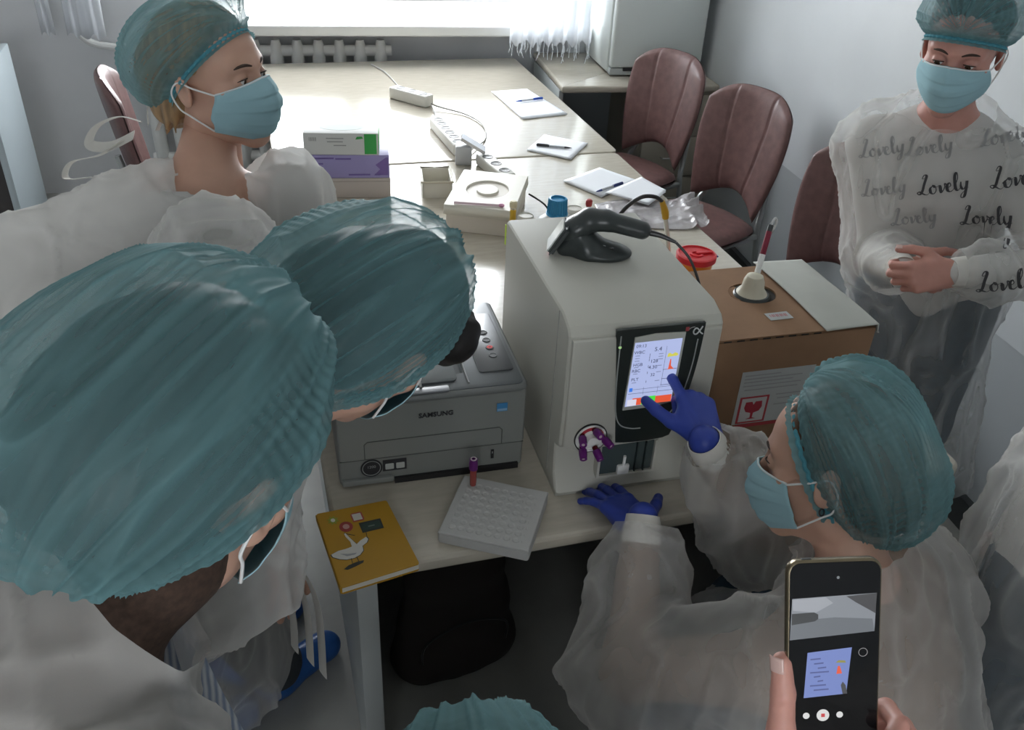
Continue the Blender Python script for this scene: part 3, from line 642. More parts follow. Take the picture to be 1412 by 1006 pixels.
# ------------------------------------------------------------------ carton with the reagent container
m_card = mat('cardboard', (.28, .16, .09), .8, noise=.06, nscale=30); m_flap = mat('grey_card', (.50, .51, .47), .75, noise=.05, nscale=14)
BX0, BX1, BY0, BY1, BZ = .752, 1.112, .152, .440, 1.035
cbx = thing('cardboard_carton', 'brown cardboard reagent carton to the right of the blood analyser', 'box', ((BX0+BX1)/2, (BY0+BY1)/2, ZT), math.radians(-1.5))
hw, hd_ = (BX1-BX0)/2, (BY1-BY0)/2; bh = BZ-ZT
bm = BM(); box(bm, (-hw, -hd_, 0), (hw, hd_, bh-.006), .003); build('carton_body', bm, m_card, cbx)
HX, HY, HR = -.012, .026, .052
outer = [(-hw, -hd_), (hw*.33, -hd_), (hw*.33, hd_), (-hw, hd_)]
bm = BM(); n = 40; ring = [(HX+HR*math.cos(2*PI*i/n), HY+HR*.86*math.sin(2*PI*i/n)) for i in range(n)]
def sq(i):
    a = 2*PI*i/n; c, s_ = math.cos(a), math.sin(a); x0, x1, y0, y1 = -hw, hw*.40, -hd_, hd_
    k = min(((x1-HX)/c if c > 1e-9 else (x0-HX)/c if c < -1e-9 else 9), ((y1-HY)/s_ if s_ > 1e-9 else (y0-HY)/s_ if s_ < -1e-9 else 9)); return (HX+c*k, HY+s_*k)
o0 = [sq(i) for i in range(n)]
for c_ in ((hw*.40, -hd_), (hw*.40, hd_), (-hw, hd_), (-hw, -hd_)):
    k = min(range(n), key=lambda i: (o0[i][0]-c_[0])**2+(o0[i][1]-c_[1])**2); o0[k] = c_
vi = [[bm.verts.new((x, y, z)) for x, y in pts] for z in (bh-.004, bh) for pts in (o0, ring)]
for i in range(n):
    j = (i+1) % n
    bm.faces.new((vi[2][i], vi[2][j], vi[3][j], vi[3][i])); bm.faces.new((vi[0][i], vi[1][i], vi[1][j], vi[0][j])); bm.faces.new((vi[0][i], vi[0][j], vi[2][j], vi[2][i])); bm.faces.new((vi[1][i], vi[3][i], vi[3][j], vi[1][j]))
build('top_flap', bm, m_card, cbx, False)
bm = BM(); lathe(bm, [(0, 0), (HR*.98, 0), (HR*.98, .0012), (0, .0012)], 32, (HX, HY, bh-.0056), sy=.86); build('hole_shade', bm, mat('hole_dark', (.03, .026, .022), .8), cbx)  # near-black disc: shade of the carton's inside put into the colour
bm = BM(); obox(bm, (HX-.034, HY+.006, bh-.002), (1, .3, .2), (-.3, 1, 0), (-.2, 0, 1), (.014, .024, .0012)); build('punched_tab', bm, m_card, cbx)
v, q = grid(lambda u, v_: np.stack([hw*.33+(hw*.69)*u+.02*np.clip(u-.9, 0, 1)*10*0, -hd_-.006+(2*hd_+.02)*v_+.0*u, bh+.003+.010*np.sin(u*PI)*np.sin(v_*PI)+.004*np.sin(3*v_+u)+np.where(u > .97, -.02*(1-v_)**2, 0)], 1), 40, 40); v, q = thicken(v, q, .002); mk('loose_flap', v, q, m_flap, cbx)
plate('shipping_label', fr((-.022, -hd_-.0004, .140), (1, 0, 0), (0, 0, 1)), .165, .13, mat('label_white', (.48, .50, .50), .6), cbx)
plate('pictogram_panel', fr((-.064, -hd_-.0010, .110), (1, 0, 0), (0, 0, 1)), .066, .066, mat('pictogram_border', (.42, .05, .06), .6), cbx, .0004)
plate('pictogram_ground', fr((-.064, -hd_-.0014, .110), (1, 0, 0), (0, 0, 1)), .056, .058, mat('pictogram_white', (.58, .56, .56), .6), cbx, .0003)
gl = [(-.018, .020), (-.020, .006), (-.015, -.004), (-.003, -.008), (-.0025, -.020), (-.011, -.023), (.011, -.023), (.0025, -.020), (.003, -.008), (.015, -.004), (.020, .006), (.018, .020), (.004, .020), (.0, .012), (-.004, .020)]
bm = BM(); prism(bm, [(-.064+x, .110+z) for x, z in gl], -hd_-.0022, -hd_-.0016, 0, 'xz'); build('fragile_glass_sign', bm, mat('pictogram_red', (.38, .03, .05), .6), cbx, False)
plate('red_strip', fr((-.047, -hd_-.0012, .070), (1, 0, 0), (0, 0, 1)), .10, .008, mat('pictogram_border', (.42, .05, .06), .6), cbx, .0003)
bm = BM()
for z, x, w_ in ((.203, -.085, .08), (.195, -.06, .13), (.187, -.07, .11), (.178, -.06, .13), (.168, -.06, .12), (.15, -.01, .07), (.14, -.01, .06), (.125, -.01, .07)):
    box(bm, (x+.028-w_/2, -hd_-.0014, z-.0092), (x+.028+w_/2, -hd_-.001, z-.0068))
build('label_print', bm, m_gink, cbx, False)
plate('small_label', fr((-.005, -.075, bh+.0004), (1, .03, 0), (0, 1, 0)), .052, .028, mat('label_white', (.48, .50, .50), .6), cbx)
bm = BM()
for k in range(9): box(bm, (-.024+.0045*k, -.078, bh+.0009), (-.022+.0045*k+.0012*(k % 2), -.068, bh+.0012))
build('small_label_print', bm, mat('label_red_print', (.5, .2, .22), .6), cbx, False)
bm = BM(); 
for k in range(8): box(bm, (-hw+.02+.028*k, -hd_-.0008, bh-.006), (-hw+.036+.028*k, -hd_+.001, bh-.003))
build('perforation', bm, mat('hole_dark', (.03, .026, .022), .8), cbx, False)
hx, hy = .930-.012*0, .318
sp = thing('reagent_spout', 'cream spout cap with a red-banded tube standing in the round hole of the carton', 'spout', (.919, .322, ZT+bh-.0044), 0)
bm = BM(); lathe(bm, [(.03, 0), (.034, .004), (.030, .010), (.024, .018), (.022, .034), (.017, .046), (.008, .050), (0, .050)], 24); build('cap', bm, mat('cream_cap', (.66, .62, .50), .45), sp)
bm = BM(); lathe(bm, [(.036, 0), (.040, .002), (.036, .006), (.03, .006), (.03, 0)], 28, ring=True); build('collar', bm, m_chr, sp)
dt = Vector((.030, .034, .075)).normalized()
bm = BM(); cyl(bm, dt*.045+Vector((0, 0, .004)), dt*.085+Vector((0, 0, .004)), .0065); build('tube_sleeve', bm, m_wpl, sp)
bm = BM(); cyl(bm, dt*.082+Vector((0, 0, .004)), dt*.135+Vector((0, 0, .004)), .0062); build('red_band', bm, mat('crimson_band', (.20, .012, .035), .45), sp)
b0 = dt*.135+Vector((0, 0, .004))
bm = BM(); tube(bm, [b0, b0+dt*.015, b0+Vector((.022, .02, .02)), b0+Vector((.034, .03, .004)), b0+Vector((.04, .05, -.03)), b0+Vector((.06, .09, -.07))], .003, 8, 6); build('hose', bm, mat('clear_hose', (.7, .7, .68), .1, alpha=.4), sp)
bm = BM(); tube(bm, [b0-dt*.004, b0+dt*.014], .0058, 8); build('dark_end', bm, m_chr, sp)
# ------------------------------------------------------------------ tube rack and tube on the near edge
m_foam = mat('white_rack', (.50, .50, .49), .6, noise=.03, nscale=60)
rk_u = Vector((.411-.274, .098-.178, 0)).normalized(); RKA = math.atan2(rk_u.y, rk_u.x)
rk = thing('tube_rack', 'white square tube rack with rows of shallow wells in front of the printer', 'rack', (.274, .178, ZT), RKA)
w_, d_ = .170, .166
rk.location = Vector((.295, .067, ZT))
def rack_top(u, v):
    x, y = (u-.5)*w_, (v-.5)*d_; z = np.full_like(x, .026); e = np.maximum(np.abs(u-.5), np.abs(v-.5))*2
    cx, cy = (u*w_-.012) % .0172-.0086, (v*d_-.012) % .0172-.0086; inn = (np.abs(x) < .0688) & (np.abs(y) < .0688)
    r = np.hypot(cx, cy); z = z-np.where(inn, .0014*np.clip((.0062-r)/.0012, 0, 1), 0)-.004*np.clip((e-.975)/.025, 0, 1)**2
    return np.stack([x, y, z], 1)
V, Q = grid(rack_top, 150, 150)
b = BM(); prism(b, rrect(-w_/2, w_/2, -d_/2, d_/2, .006, 3), 0, .0215, .002); build('rack_base', b, m_foam, rk, angle=20)
V, Q = thicken(V, Q, .0015); mk('rack_top', V, Q, m_foam, rk)
t = thing('sample_tube', 'single pink-red blood tube with a purple cap standing in the corner of the white rack', 'tube', Matrix.Translation(rk.location) @ Matrix.Rotation(RKA, 4, 'Z') @ Vector((-.060, .060, .0228)), 0)
bm = BM(); lathe(bm, [(0, 0), (.004, .0008), (.0062, .004), (.0065, .012), (.0065, .05), (0, .05)], 20); build('tube_body', bm, mat('pink_tube', (.34, .07, .06), .18, sss=0), t)
bm = BM(); lathe(bm, [(.0068, .042), (.0085, .043), (.0085, .058), (.0078, .061), (.0078, .066), (.004, .0665), (.0035, .063), (0, .063)], 20); build('cap', bm, m_pur, t)
bm = BM(); lathe(bm, [(.004, .0660), (.0062, .0660), (.0062, .0676), (.004, .0676)], 20, ring=True); build('cap_rim', bm, mat('tube_stopper', (.55, .45, .48), .6), t)
# ------------------------------------------------------------------ yellow notebook
nb = thing('notebook', 'mustard yellow notebook with a white bird on the cover at the near left table corner', 'notebook', (.056, .058, ZT), math.radians(-2.5))
NBc = [Vector(p) for p in ((-.086, .084), (.046, .098), (.083, -.077), (-.055, -.107))]
def nq(s, t): return NBc[3]*(1-s)*(1-t)+NBc[2]*s*(1-t)+NBc[1]*s*t+NBc[0]*(1-s)*t
pts = [tuple(nq(*p)) for p in rrect(0, 1, 0, 1, .03, 3)]
m_yel = mat('mustard_cover', (.42, .225, .012), .5, noise=.04, nscale=30)
bm = BM(); prism(bm, pts, .014, .0165, .0008); build('cover', bm, m_yel, nb, angle=20)
bm = BM(); prism(bm, [tuple(nq(*p)) for p in ((.02, .012), (.99, .012), (.99, .988), (.02, .988))], .002, .0141); build('pages', bm, mat('page_block', (.6, .58, .52), .8), nb, False)
bm = BM(); prism(bm, pts, 0, .0022, .0006); build('back_cover', bm, m_yel, nb, angle=20)
bm = BM(); prism(bm, [tuple(nq(*p)) for p in ((-.008, .01), (.018, .01), (.018, .99), (-.008, .99))], .0002, .0163, .002); build('spine', bm, m_yel, nb)
ex, ey = (nq(1, .5)-nq(0, .5)).normalized(), (nq(.5, 1)-nq(.5, 0)).normalized()
def nM(s, t, z=.0166): p = nq(s, t); return fr((p.x, p.y, z), (ex.x, ex.y, 0), (ey.x, ey.y, 0))
def nshape(name, pts, m, z=.0166, h=.0003): bm = BM(); prism(bm, [tuple(nq(*p)) for p in pts], z, z+h); return build(name, bm, m, nb, False)
m_bw = mat('print_white', (.62, .60, .56), .6); m_bl = mat('print_dark', (.035, .04, .035), .6); m_or = mat('print_orange', (.6, .25, .05), .6)
nshape('chalkboard_print', [(.50, .60), (.79, .60), (.80, .745), (.50, .745)], m_bl)
nshape('chalkboard_inset', [(.525, .625), (.77, .625), (.775, .72), (.525, .72)], mat('board_green', (.03, .06, .05), .6), .0169)
nshape('chalk_line', [(.60, .66), (.69, .66), (.69, .675), (.60, .675)], mat('chalk', (.16, .2, .18), .8), .0172)
nshape('card_print', [(.44, .775), (.585, .775), (.60, .80), (.595, .895), (.57, .905), (.455, .90), (.435, .88)], mat('print_red_edge', (.35, .07, .06), .6))
nshape('card_face', [(.455, .79), (.575, .79), (.575, .885), (.455, .885)], m_bw, .0169)
nshape('round_sticker', [(.325+.09*math.cos(a), .735+.072*math.sin(a)) for a in np.linspace(0, 2*PI, 24)[:-1]], mat('print_red', (.30, .04, .04), .5))
nshape('sticker_face', [(.325+.045*math.cos(a), .735+.035*math.sin(a)) for a in np.linspace(0, 2*PI, 16)[:-1]], mat('print_pink', (.5, .28, .26), .6), .0169)
star = [(.19+(.085 if i % 2 else .05)*math.cos(a), .86+(.065 if i % 2 else .04)*math.sin(a)) for i, a in enumerate(np.linspace(0, 2*PI, 17)[:-1])]
nshape('flower_sticker', star, mat('print_olive', (.26, .30, .04), .6)); nshape('flower_face', [(.19+.03*math.cos(a), .86+.025*math.sin(a)) for a in np.linspace(0, 2*PI, 12)[:-1]], m_bw, .0169)
bird = [(.02, .42), (.12, .445), (.22, .445), (.30, .455), (.305, .52), (.27, .60), (.265, .645), (.285, .65), (.32, .57), (.37, .47), (.43, .505), (.52, .535), (.535, .50), (.50, .46), (.43, .43), (.42, .37), (.36, .325), (.28, .305), (.18, .31), (.10, .34), (.03, .385)]
nshape('bird_print', bird, m_bw); nshape('bird_outline', [(.02+(x-.27)*1.05+.25, .45+(y-.45)*1.04) for x, y in bird], m_bl, .01655, .00025)
nshape('wing_print', [(.13, .40), (.22, .375), (.33, .36), (.30, .345), (.20, .35)], m_gink, .0169)
nshape('bird_shadow', [(.11, .205), (.18, .235), (.30, .25), (.38, .245), (.36, .22), (.26, .20), (.15, .185)], m_bl)
bm = BM()
for a, b_ in (((.24, .31), (.23, .235)), ((.31, .31), (.315, .245)), ((.29, .64), (.39, .59)), ((.53, .52), (.545, .60))): p, q_ = nq(*a), nq(*b_); tube(bm, [(p.x, p.y, .0168), (q_.x, q_.y, .0168)], .0006, 5)
build('leg_stroke', bm, m_bl, nb)
# ------------------------------------------------------------------ papers and pens on the far table
GP = 'white note papers on the long table'
def paper(lab, pts, n, cur=.004):
    c = sum((Vector(p) for p in pts), Vector((0, 0)))/4; t = thing('note_paper', lab, 'paper', (c.x, c.y, ZT), 0, GP)
    P = [Vector(p)-c for p in pts]
    for k in range(n):
        a = .012*k*(1 if k % 2 else -1)
        def f(u, v):
            x = (P[0].x*(1-u)*(1-v)+P[1].x*u*(1-v)+P[2].x*u*v+P[3].x*(1-u)*v); y = (P[0].y*(1-u)*(1-v)+P[1].y*u*(1-v)+P[2].y*u*v+P[3].y*(1-u)*v)
            return np.stack([x*math.cos(a)-y*math.sin(a), x*math.sin(a)+y*math.cos(a), .0016*(k+1)+cur*(u-.5)**2*(1 if k == n-1 else 0)*(v)+cur*.3*np.maximum(0, v-.6)*(k == n-1)], 1)
        V, Q = grid(f, 10, 10); V, Q = thicken(V, Q, .0009); mk('sheet', V, Q, m_pap, t)
    return t
paper('white paper sheets with a blue pen, farthest on the long table near the wall counter', [(1.03, 2.83), (1.21, 2.85), (1.268, 2.45), (1.055, 2.41)], 2)
paper('small white note sheets with a black pen in the middle of the far table', [(.959, 2.034), (1.081, 2.199), (1.222, 2.071), (1.094, 1.907)], 3)
paper('white paper pad with a navy pen on it, right of the blue capped bottle', [(.993, 1.70), (1.175, 1.80), (1.255, 1.65), (1.075, 1.535)], 4)
paper('white folded sheet lying over the foil bag at the right table edge', [(1.085, 1.53), (1.27, 1.645), (1.30, 1.50), (1.19, 1.40)], 2, .012).location.z = ZT+.019
m_blue = mat('pen_blue', (.03, .09, .45), .35); m_clear = mat('pen_clear', (.45, .47, .5), .15)
def pen(lab, a, b_, mb, mc, z=.0):
    a, b_ = Vector((*a, 0)), Vector((*b_, 0)); d = (b_-a).normalized(); t = thing('ballpoint_pen', lab, 'pen', (a.x, a.y, ZT+z), math.atan2(d.y, d.x), 'pens on the note papers'); L = .142
    bm = BM(); lathe(bm, [(.0042, .03), (.0044, .125), (.003, .13), (0, .131)], 12, (0, 0, .0046), (1, 0, 0)); build('barrel', bm, mb, t)
    bm = BM(); lathe(bm, [(0, 0), (.0008, .001), (.003, .012), (.0043, .03)], 12, (0, 0, .0046), (1, 0, 0)); build('tip', bm, mc, t)
    bm = BM(); lathe(bm, [(.005, .09), (.0052, L-.003), (0, L)], 12, (0, 0, .0052), (1, 0, 0)); cp = build('cap', bm, mc, t)
    bm = BM(); box(bm, (.095, -.0012, .0098), (.138, .0012, .0112)); build('clip', bm, mc, cp)
pen('ballpoint pen with a blue cap on the farthest white sheets', (1.09, 2.64), (1.245, 2.675), m_clear, m_blue, .006)
pen('black ballpoint pen on the small note sheets in the middle', (1.135, 2.01), (.985, 2.078), m_clear, mat('pen_black', (.03, .03, .035), .3), .006)
pen('dark blue ballpoint pen on the paper pad nearest the analyser', (1.062, 1.56), (1.195, 1.625), m_clear, mat('pen_navy', (.03, .05, .2), .3), .0085)
# ------------------------------------------------------------------ crumpled foil bag
def crum(u, v): 
    x = .98+.36*u; y = 1.25+.23*v+.02*np.sin(6*u); P = np.stack([x*14, y*14, 0*x], 1)
    return np.stack([x+.05*v-1.16, y-1.36, .003+.010*np.clip(ridged(P, 3)+.35, 0, 2)*np.clip(8*np.minimum(np.minimum(u, 1-u), np.minimum(v, 1-v)), .12, 1)+np.where(u > .72, .035*np.clip(ridged(P*1.3, 2)+.3, 0, 2)*(u-.72)*3, 0)], 1)
V, Q = grid(crum, 70, 50); V, Q = thicken(V, Q, .001)
t = thing('plastic_bag', 'crumpled shiny plastic bag lying under the folded sheet at the right table edge', 'bag', (1.16, 1.36, ZT), 0)
mk('film', V, Q, mat('shiny_film', (.55, .52, .53), .15, spec=.8, alpha=.72, noise=.25, nscale=22), t)
# ------------------------------------------------------------------ glove boxes
GB = 'disposable glove boxes on the far table'
def glove_box(name, lab, loc, rz, s, mb, extra):
    t = thing(name, lab, 'box', loc, rz, GB); x, y, z = s
    bm = BM(); box(bm, (0, 0, 0), (x, y, z), .002); build('carton_body', bm, mb, t); extra(t, x, y, z); return t
m_gw = mat('box_white', (.66, .67, .66), .5); m_gp = mat('box_purple', (.33, .29, .55), .5); m_gb = mat('box_beige', (.52, .46, .42), .55); m_gg = mat('box_green', (.05, .40, .09), .5)
def ex1(t, x, y, z):
    bm = BM(); box(bm, (x-.045, -.0006, .004), (x-.006, .0004, z-.002)); box(bm, (x-.0004, -.0, .004), (x+.0006, y, z-.002)); build('green_band', bm, m_gg, t, False)
    bm = BM(); lathe(bm, [(0, 0), (.045, 0), (.045, .0006), (0, .0006)], 32, (x/2, y/2, z), sx=1.6, sy=.7); build('dispenser_opening', bm, mat('opening_pale', (.5, .56, .55), .6), t)
    bm = BM()
    for a, zz, b_ in ((.10, .055, .055), (.10, .044, .05), (.115, .032, .04)): box(bm, (a-b_/2, -.0006, zz-.0016), (a+b_/2, .0002, zz+.0016))
    for k in range(6): box(bm, (.018+.004*k, -.0006, .046), (.0195+.004*k+.001*(k % 2), .0002, .058))
    build('fine_print', bm, mat('pale_ink', (.33, .34, .34), .6), t, False)
    bm = BM(); prism(bm, [(.165, .052), (.19, .055), (.186, .062), (.17, .061)], -.0006, .0002, 0, 'xz'); build('green_logo', bm, m_gg, t, False)
def ex2(t, x, y, z):
    bm = BM(); prism(bm, [(x-.05, .01), (x-.03, .03), (x-.045, .045), (x-.01, .07), (x-.004, .07), (x-.004, .01)], -.0006, .0002, 0, 'xz'); build('dark_motif', bm, mat('box_violet', (.20, .13, .38), .5), t, False)
    bm = BM()
    for a, zz, b_ in ((.05, .068, .08), (.12, .066, .05), (.035, .05, .04), (.17, .012, .07), (.23, .012, .02)): box(bm, (a-b_/2, -.0006, zz-.0025), (a+b_/2, .0002, zz+.0025))
    build('fine_print', bm, mat('violet_ink', (.17, .12, .35), .6), t, False)
def ex3(t, x, y, z):
    bm = BM(); box(bm, (.004, -.0005, z-.012), (x-.004, .0003, z-.010)); build('lid_seam', bm, mat('box_seam', (.36, .31, .28), .6), t, False)
glove_box('glove_box', 'plain beige box at the bottom of the glove box stack', (.10, 1.70, ZT), math.radians(-8), (.27, .13, .068), m_gb, ex3)
glove_box('glove_box', 'purple glove box in the middle of the stack on the far table', (.10, 1.70, ZT+.0685), math.radians(-8), (.268, .135, .078), m_gp, ex2)
glove_box('glove_box', 'white and green glove box on top of the purple one', (.098, 1.705, ZT+.147), math.radians(-10), (.238, .125, .072), m_gw, ex1)
# ------------------------------------------------------------------ power strips and cables
GS = 'white power strips on the far table'
m_ps = mat('strip_plastic', (.66, .65, .60), .35); m_sock = mat('socket_grey', (.09, .09, .085), .5)
def strip(lab, a, b_, w_, h, n):
    a, b_ = Vector(a), Vector(b_); d = b_-a; L = d.length; t = thing('power_strip', lab, 'power strip', (a.x, a.y, ZT), math.atan2(d.y, d.x), GS)
    bm = BM(); box(bm, (0, -w_/2, 0), (L, w_/2, h), .008, 3); build('housing', bm, m_ps, t)
    for k in range(n):
        x = L*(k+.5)/n*.92+.015
        bm = BM(); lathe(bm, [(0, .0006), (.0165, .0006), (.0180, .0016), (.0195, .0018), (.0205, .0004)], 24, (x, 0, h-.0002)); bm2 = build('socket', bm, m_sock, t)
        bm = BM()
        for s in (-1, 1): cyl(bm, (x+s*.0095*.5, s*.0095*.86, h), (x+s*.0095*.5, s*.0095*.86, h+.0009), .003, seg=8)
        build('pin_hole', bm, m_blk, bm2)
    return t
strip('short white three-socket power strip, the farthest one by the radiator', (.57, 2.81), (.70, 2.64), .058, .05, 3)
strip('long white power strip with six sockets in a row', (.670, 2.37), (.693, 2.02), .056, .044, 6)
strip('white power strip partly hidden behind the white ring box', (.752, 1.93), (.79, 1.70), .056, .042, 3)
def cable(lab, P, r, m, sm=8, nm='power_cable'): bm = BM(); tube(bm, P, r, 8, sm); return tag(build(nm, bm, m), lab, 'cable')
cable('pale cable running from the far table edge to the short power strip', [(.555, 3.36, ZT+.004), (.60, 3.2, ZT+.004), (.62, 2.95, ZT+.004), (.615, 2.80, ZT+.02)], .0036, mat('cable_pale', (.36, .35, .33), .5))
cable('pale cable looping from the short power strip to the long one', [(.705, 2.63, ZT+.018), (.74, 2.60, ZT+.01), (.83, 2.5, ZT+.005), (.865, 2.35, ZT+.005), (.83, 2.18, ZT+.005), (.75, 2.06, ZT+.012), (.728, 2.03, ZT+.012)], .0036, mat('cable_pale', (.36, .35, .33), .5))
cable('pale straight cable between the short power strip and the long power strip', [(.705, 2.62, ZT+.012), (.70, 2.52, ZT+.004), (.673, 2.41, ZT+.012), (.671, 2.378, ZT+.018)], .0034, mat('cable_pale', (.36, .35, .33), .5))
t = thing('power_adapter', 'grey plug adapter leaning at the near end of the long power strip', 'adapter', (.685, 1.945, ZT), math.radians(-15))
bm = BM(); box(bm, (-.03, -.03, 0), (.03, .045, .07), .006); build('housing', bm, mat('adapter_grey', (.42, .43, .44), .3), t)
bm = BM(); obox(bm, (.035, 0, .074), (.8, 0, -.45), (0, 1, 0), (.45, 0, .8), (.05, .03, .006)); build('foil_flap', bm, mat('adapter_silver', (.6, .6, .62), .2, .4), t)
# ------------------------------------------------------------------ white box with the ring tray
rb = thing('ring_tray_box', 'white square box with a ring shaped recess in its top, behind the analyser', 'box', (.648, 1.462, ZT), math.radians(-25))
bw, bh_ = .222, .088
bm = BM(); prism(bm, rrect(-bw/2+.006, bw/2-.006, -.15, .15, .008, 3), 0, bh_-.006, .002); build('box_body', bm, mat('box_ivory', (.58, .53, .46), .5), rb, angle=20)
def ringtop(u, v):
    x, y = (u-.5)*bw, (v-.5)*.315; r = np.hypot(x/1.0, (y)/1.15); d = -.022*np.clip((.068-r)/.006, 0, 1)*np.clip((r-.034)/.006, 0, 1)
    e = np.maximum(np.abs(u-.5), np.abs(v-.5))*2; return np.stack([x, y, bh_+d-.03*np.clip((e-.985)/.015, 0, 1)], 1)
V, Q = grid(ringtop, 110, 130); V, Q = thicken(V, Q, .0015); mk('ring_tray', V, Q, mat('tray_ivory', (.66, .63, .55), .45), rb)
s_ = thing('applicator_stick', 'thin pink stick lying on the near edge of the ring tray box', 'stick', (.60, 1.335, ZT+bh_+.0005), math.radians(-20))
bm = BM(); tube(bm, [(-.09, 0, .004), (.05, 0, .004)], .0042, 8); build('shaft', bm, mat('pale_pink', (.62, .46, .52), .4), s_)
bm = BM(); lathe(bm, [(.004, 0), (.006, .004), (.006, .012), (.003, .017), (0, .018)], 12, (.048, 0, .005), (1, 0, 0)); build('tip', bm, mat('pink_tip', (.62, .30, .45), .4), s_)
tr_ = thing('plastic_tray', 'empty ivory plastic tray sticking out left from behind the ring tray box', 'tray', (.530, 1.70, ZT), math.radians(-8))
bm = BM(); box(bm, (-.05, -.07, 0), (.05, .07, .004))
for a, b_ in (((-.05, -.07), (-.046, .07)), ((.046, -.07), (.05, .07)), ((-.05, -.07), (.05, -.066)), ((-.05, .066), (.05, .07))): box(bm, (a[0], a[1], .003), (b_[0], b_[1], .055))
build('shell', bm, mat('tray_ivory', (.66, .63, .55), .45), tr_, False)
bm = BM(); prism(bm, rrect(-.056, .056, -.076, .076, .01, 3), .053, .056); 
bm.free(); bm = BM(); tube(bm, [(-.052, -.072, .056), (.052, -.072, .056), (.052, .072, .056), (-.052, .072, .056), (-.052, -.072, .056)], .004, 8); build('rim', bm, mat('tray_rim', (.55, .50, .40), .45), tr_)
# ------------------------------------------------------------------ reagent bottle and vials behind the analyser
m_hdpe = mat('milky_plastic', (.66, .67, .66), .3, alpha=.6); m_bcap = mat('blue_cap', (.04, .28, .52), .35)
bt = thing('reagent_bottle', 'milky reagent bottle with a ribbed blue cap behind the blood analyser', 'bottle', (.80, 1.22, ZT), 0)
bm = BM(); lathe(bm, [(0, 0), (.056, 0), (.06, .004), (.06, .06), (.056, .075), (.035, .092), (.03, .095), (.03, .10), (0, .10)], 32); build('bottle_body', bm, m_hdpe, bt)
bm = BM(); lathe(bm, [(.033, .094), (.033, .100), (.029, .101), (.0265, .145), (.022, .146), (.020, .140), (0, .140)], 32); cp = build('cap', bm, m_bcap, bt)
for k in range(22): a = 2*PI*k/22; bm = BM(); cyl(bm, (.030*math.cos(a), .030*math.sin(a), .100), (.0275*math.cos(a), .0275*math.sin(a), .143), .0018, .0014, 6); build('rib', bm, m_bcap, cp)
def vial(lab, x, y, h, mt, mc, liquid=None, lz=(.0, .0), r=.008):
    t = thing('vial', lab, 'vial', (x, y, ZT), 0)
    bm = BM(); lathe(bm, [(0, 0), (r*.8, .0), (r, .004), (r, h-.02), (0, h-.02)], 16); build('tube_body', bm, mt, t)
    if liquid: bm = BM(); lathe(bm, [(r*1.03, lz[0]), (r*1.03, lz[1])], 16, ring=False); build('liquid_band', bm, liquid, t)
    bm = BM(); lathe(bm, [(r*1.2, h-.02), (r*1.3, h-.012), (r*1.3, h-.004), (r*.8, h), (0, h)], 16); build('cap', bm, mc, t)
m_vt = mat('vial_clear', (.72, .72, .68), .1, alpha=.45)
vial('clear vial with yellow liquid at the rear left corner of the analyser', .655, 1.20, .155, m_vt, mat('vial_cap_cream', (.62, .55, .36), .4), mat('yellow_liquid', (.62, .38, .03), .3), (.095, .13), .009)
vial('clear vial with a red band standing right of the blue capped bottle', .905, 1.23, .13, m_vt, mat('vial_cap_red', (.45, .06, .06), .35), mat('red_liquid', (.30, .015, .03), .3), (.06, .085))
def jar(lab, x, y, r, h):
    t = thing('specimen_jar', lab, 'jar', (x, y, ZT), 0)
    bm = BM(); lathe(bm, [(0, 0), (r, 0), (r, h), (0, h)], 24); build('jar_body', bm, m_hdpe, t)
    bm = BM(); lathe(bm, [(r*1.05, h-.012), (r*1.06, h), (r*.9, h+.006), (r*.86, h+.003), (0, h+.003)], 24); build('lid', bm, mat('lid_ivory', (.62, .60, .54), .4), t)
jar('small white lidded jar left of the blue capped bottle', .715, 1.26, .024, .075)
jar('small white lidded jar right of the blue capped bottle, behind the red vial', .895, 1.32, .026, .06)
cable('short dark cable beside the white ring box', [(.79, 1.47, ZT+.06), (.83, 1.42, ZT+.04), (.85, 1.39, ZT+.004)], .003, m_blk, 6)
# ------------------------------------------------------------------ arched hose with a yellow joint
hs = thing('sample_hose', 'black hose arching behind the analyser into a yellow joint and clear pipe', 'hose', (.93, 1.02, ZT), 0)
P0 = Vector((.93, 1.02, ZT))
def q3(*pp): return [Vector(p)-P0 for p in pp]
bm = BM(); tube(bm, q3((.86, .99, .754), (.868, .985, .85), (.878, .98, .90), (.89, .94, .97), (.925, .92, 1.01), (.965, .915, 1.01), (.99, .915, .992)), .0055, 10, 8); build('hose', bm, m_blk, hs)
bm = BM(); tube(bm, q3((.986, .915, .997), (1.0, .916, .965), (1.005, .917, .945)), [.007, .0105, .009], 12, 4); build('yellow_joint', bm, mat('yellow_joint', (.50, .29, .02), .4), hs)
bm = BM(); tube(bm, q3((1.004, .917, .948), (1.03, .925, .86), (1.05, .93, .752)), .0062, 10, 4); build('clear_pipe', bm, mat('pipe_pale', (.62, .62, .56), .2), hs)
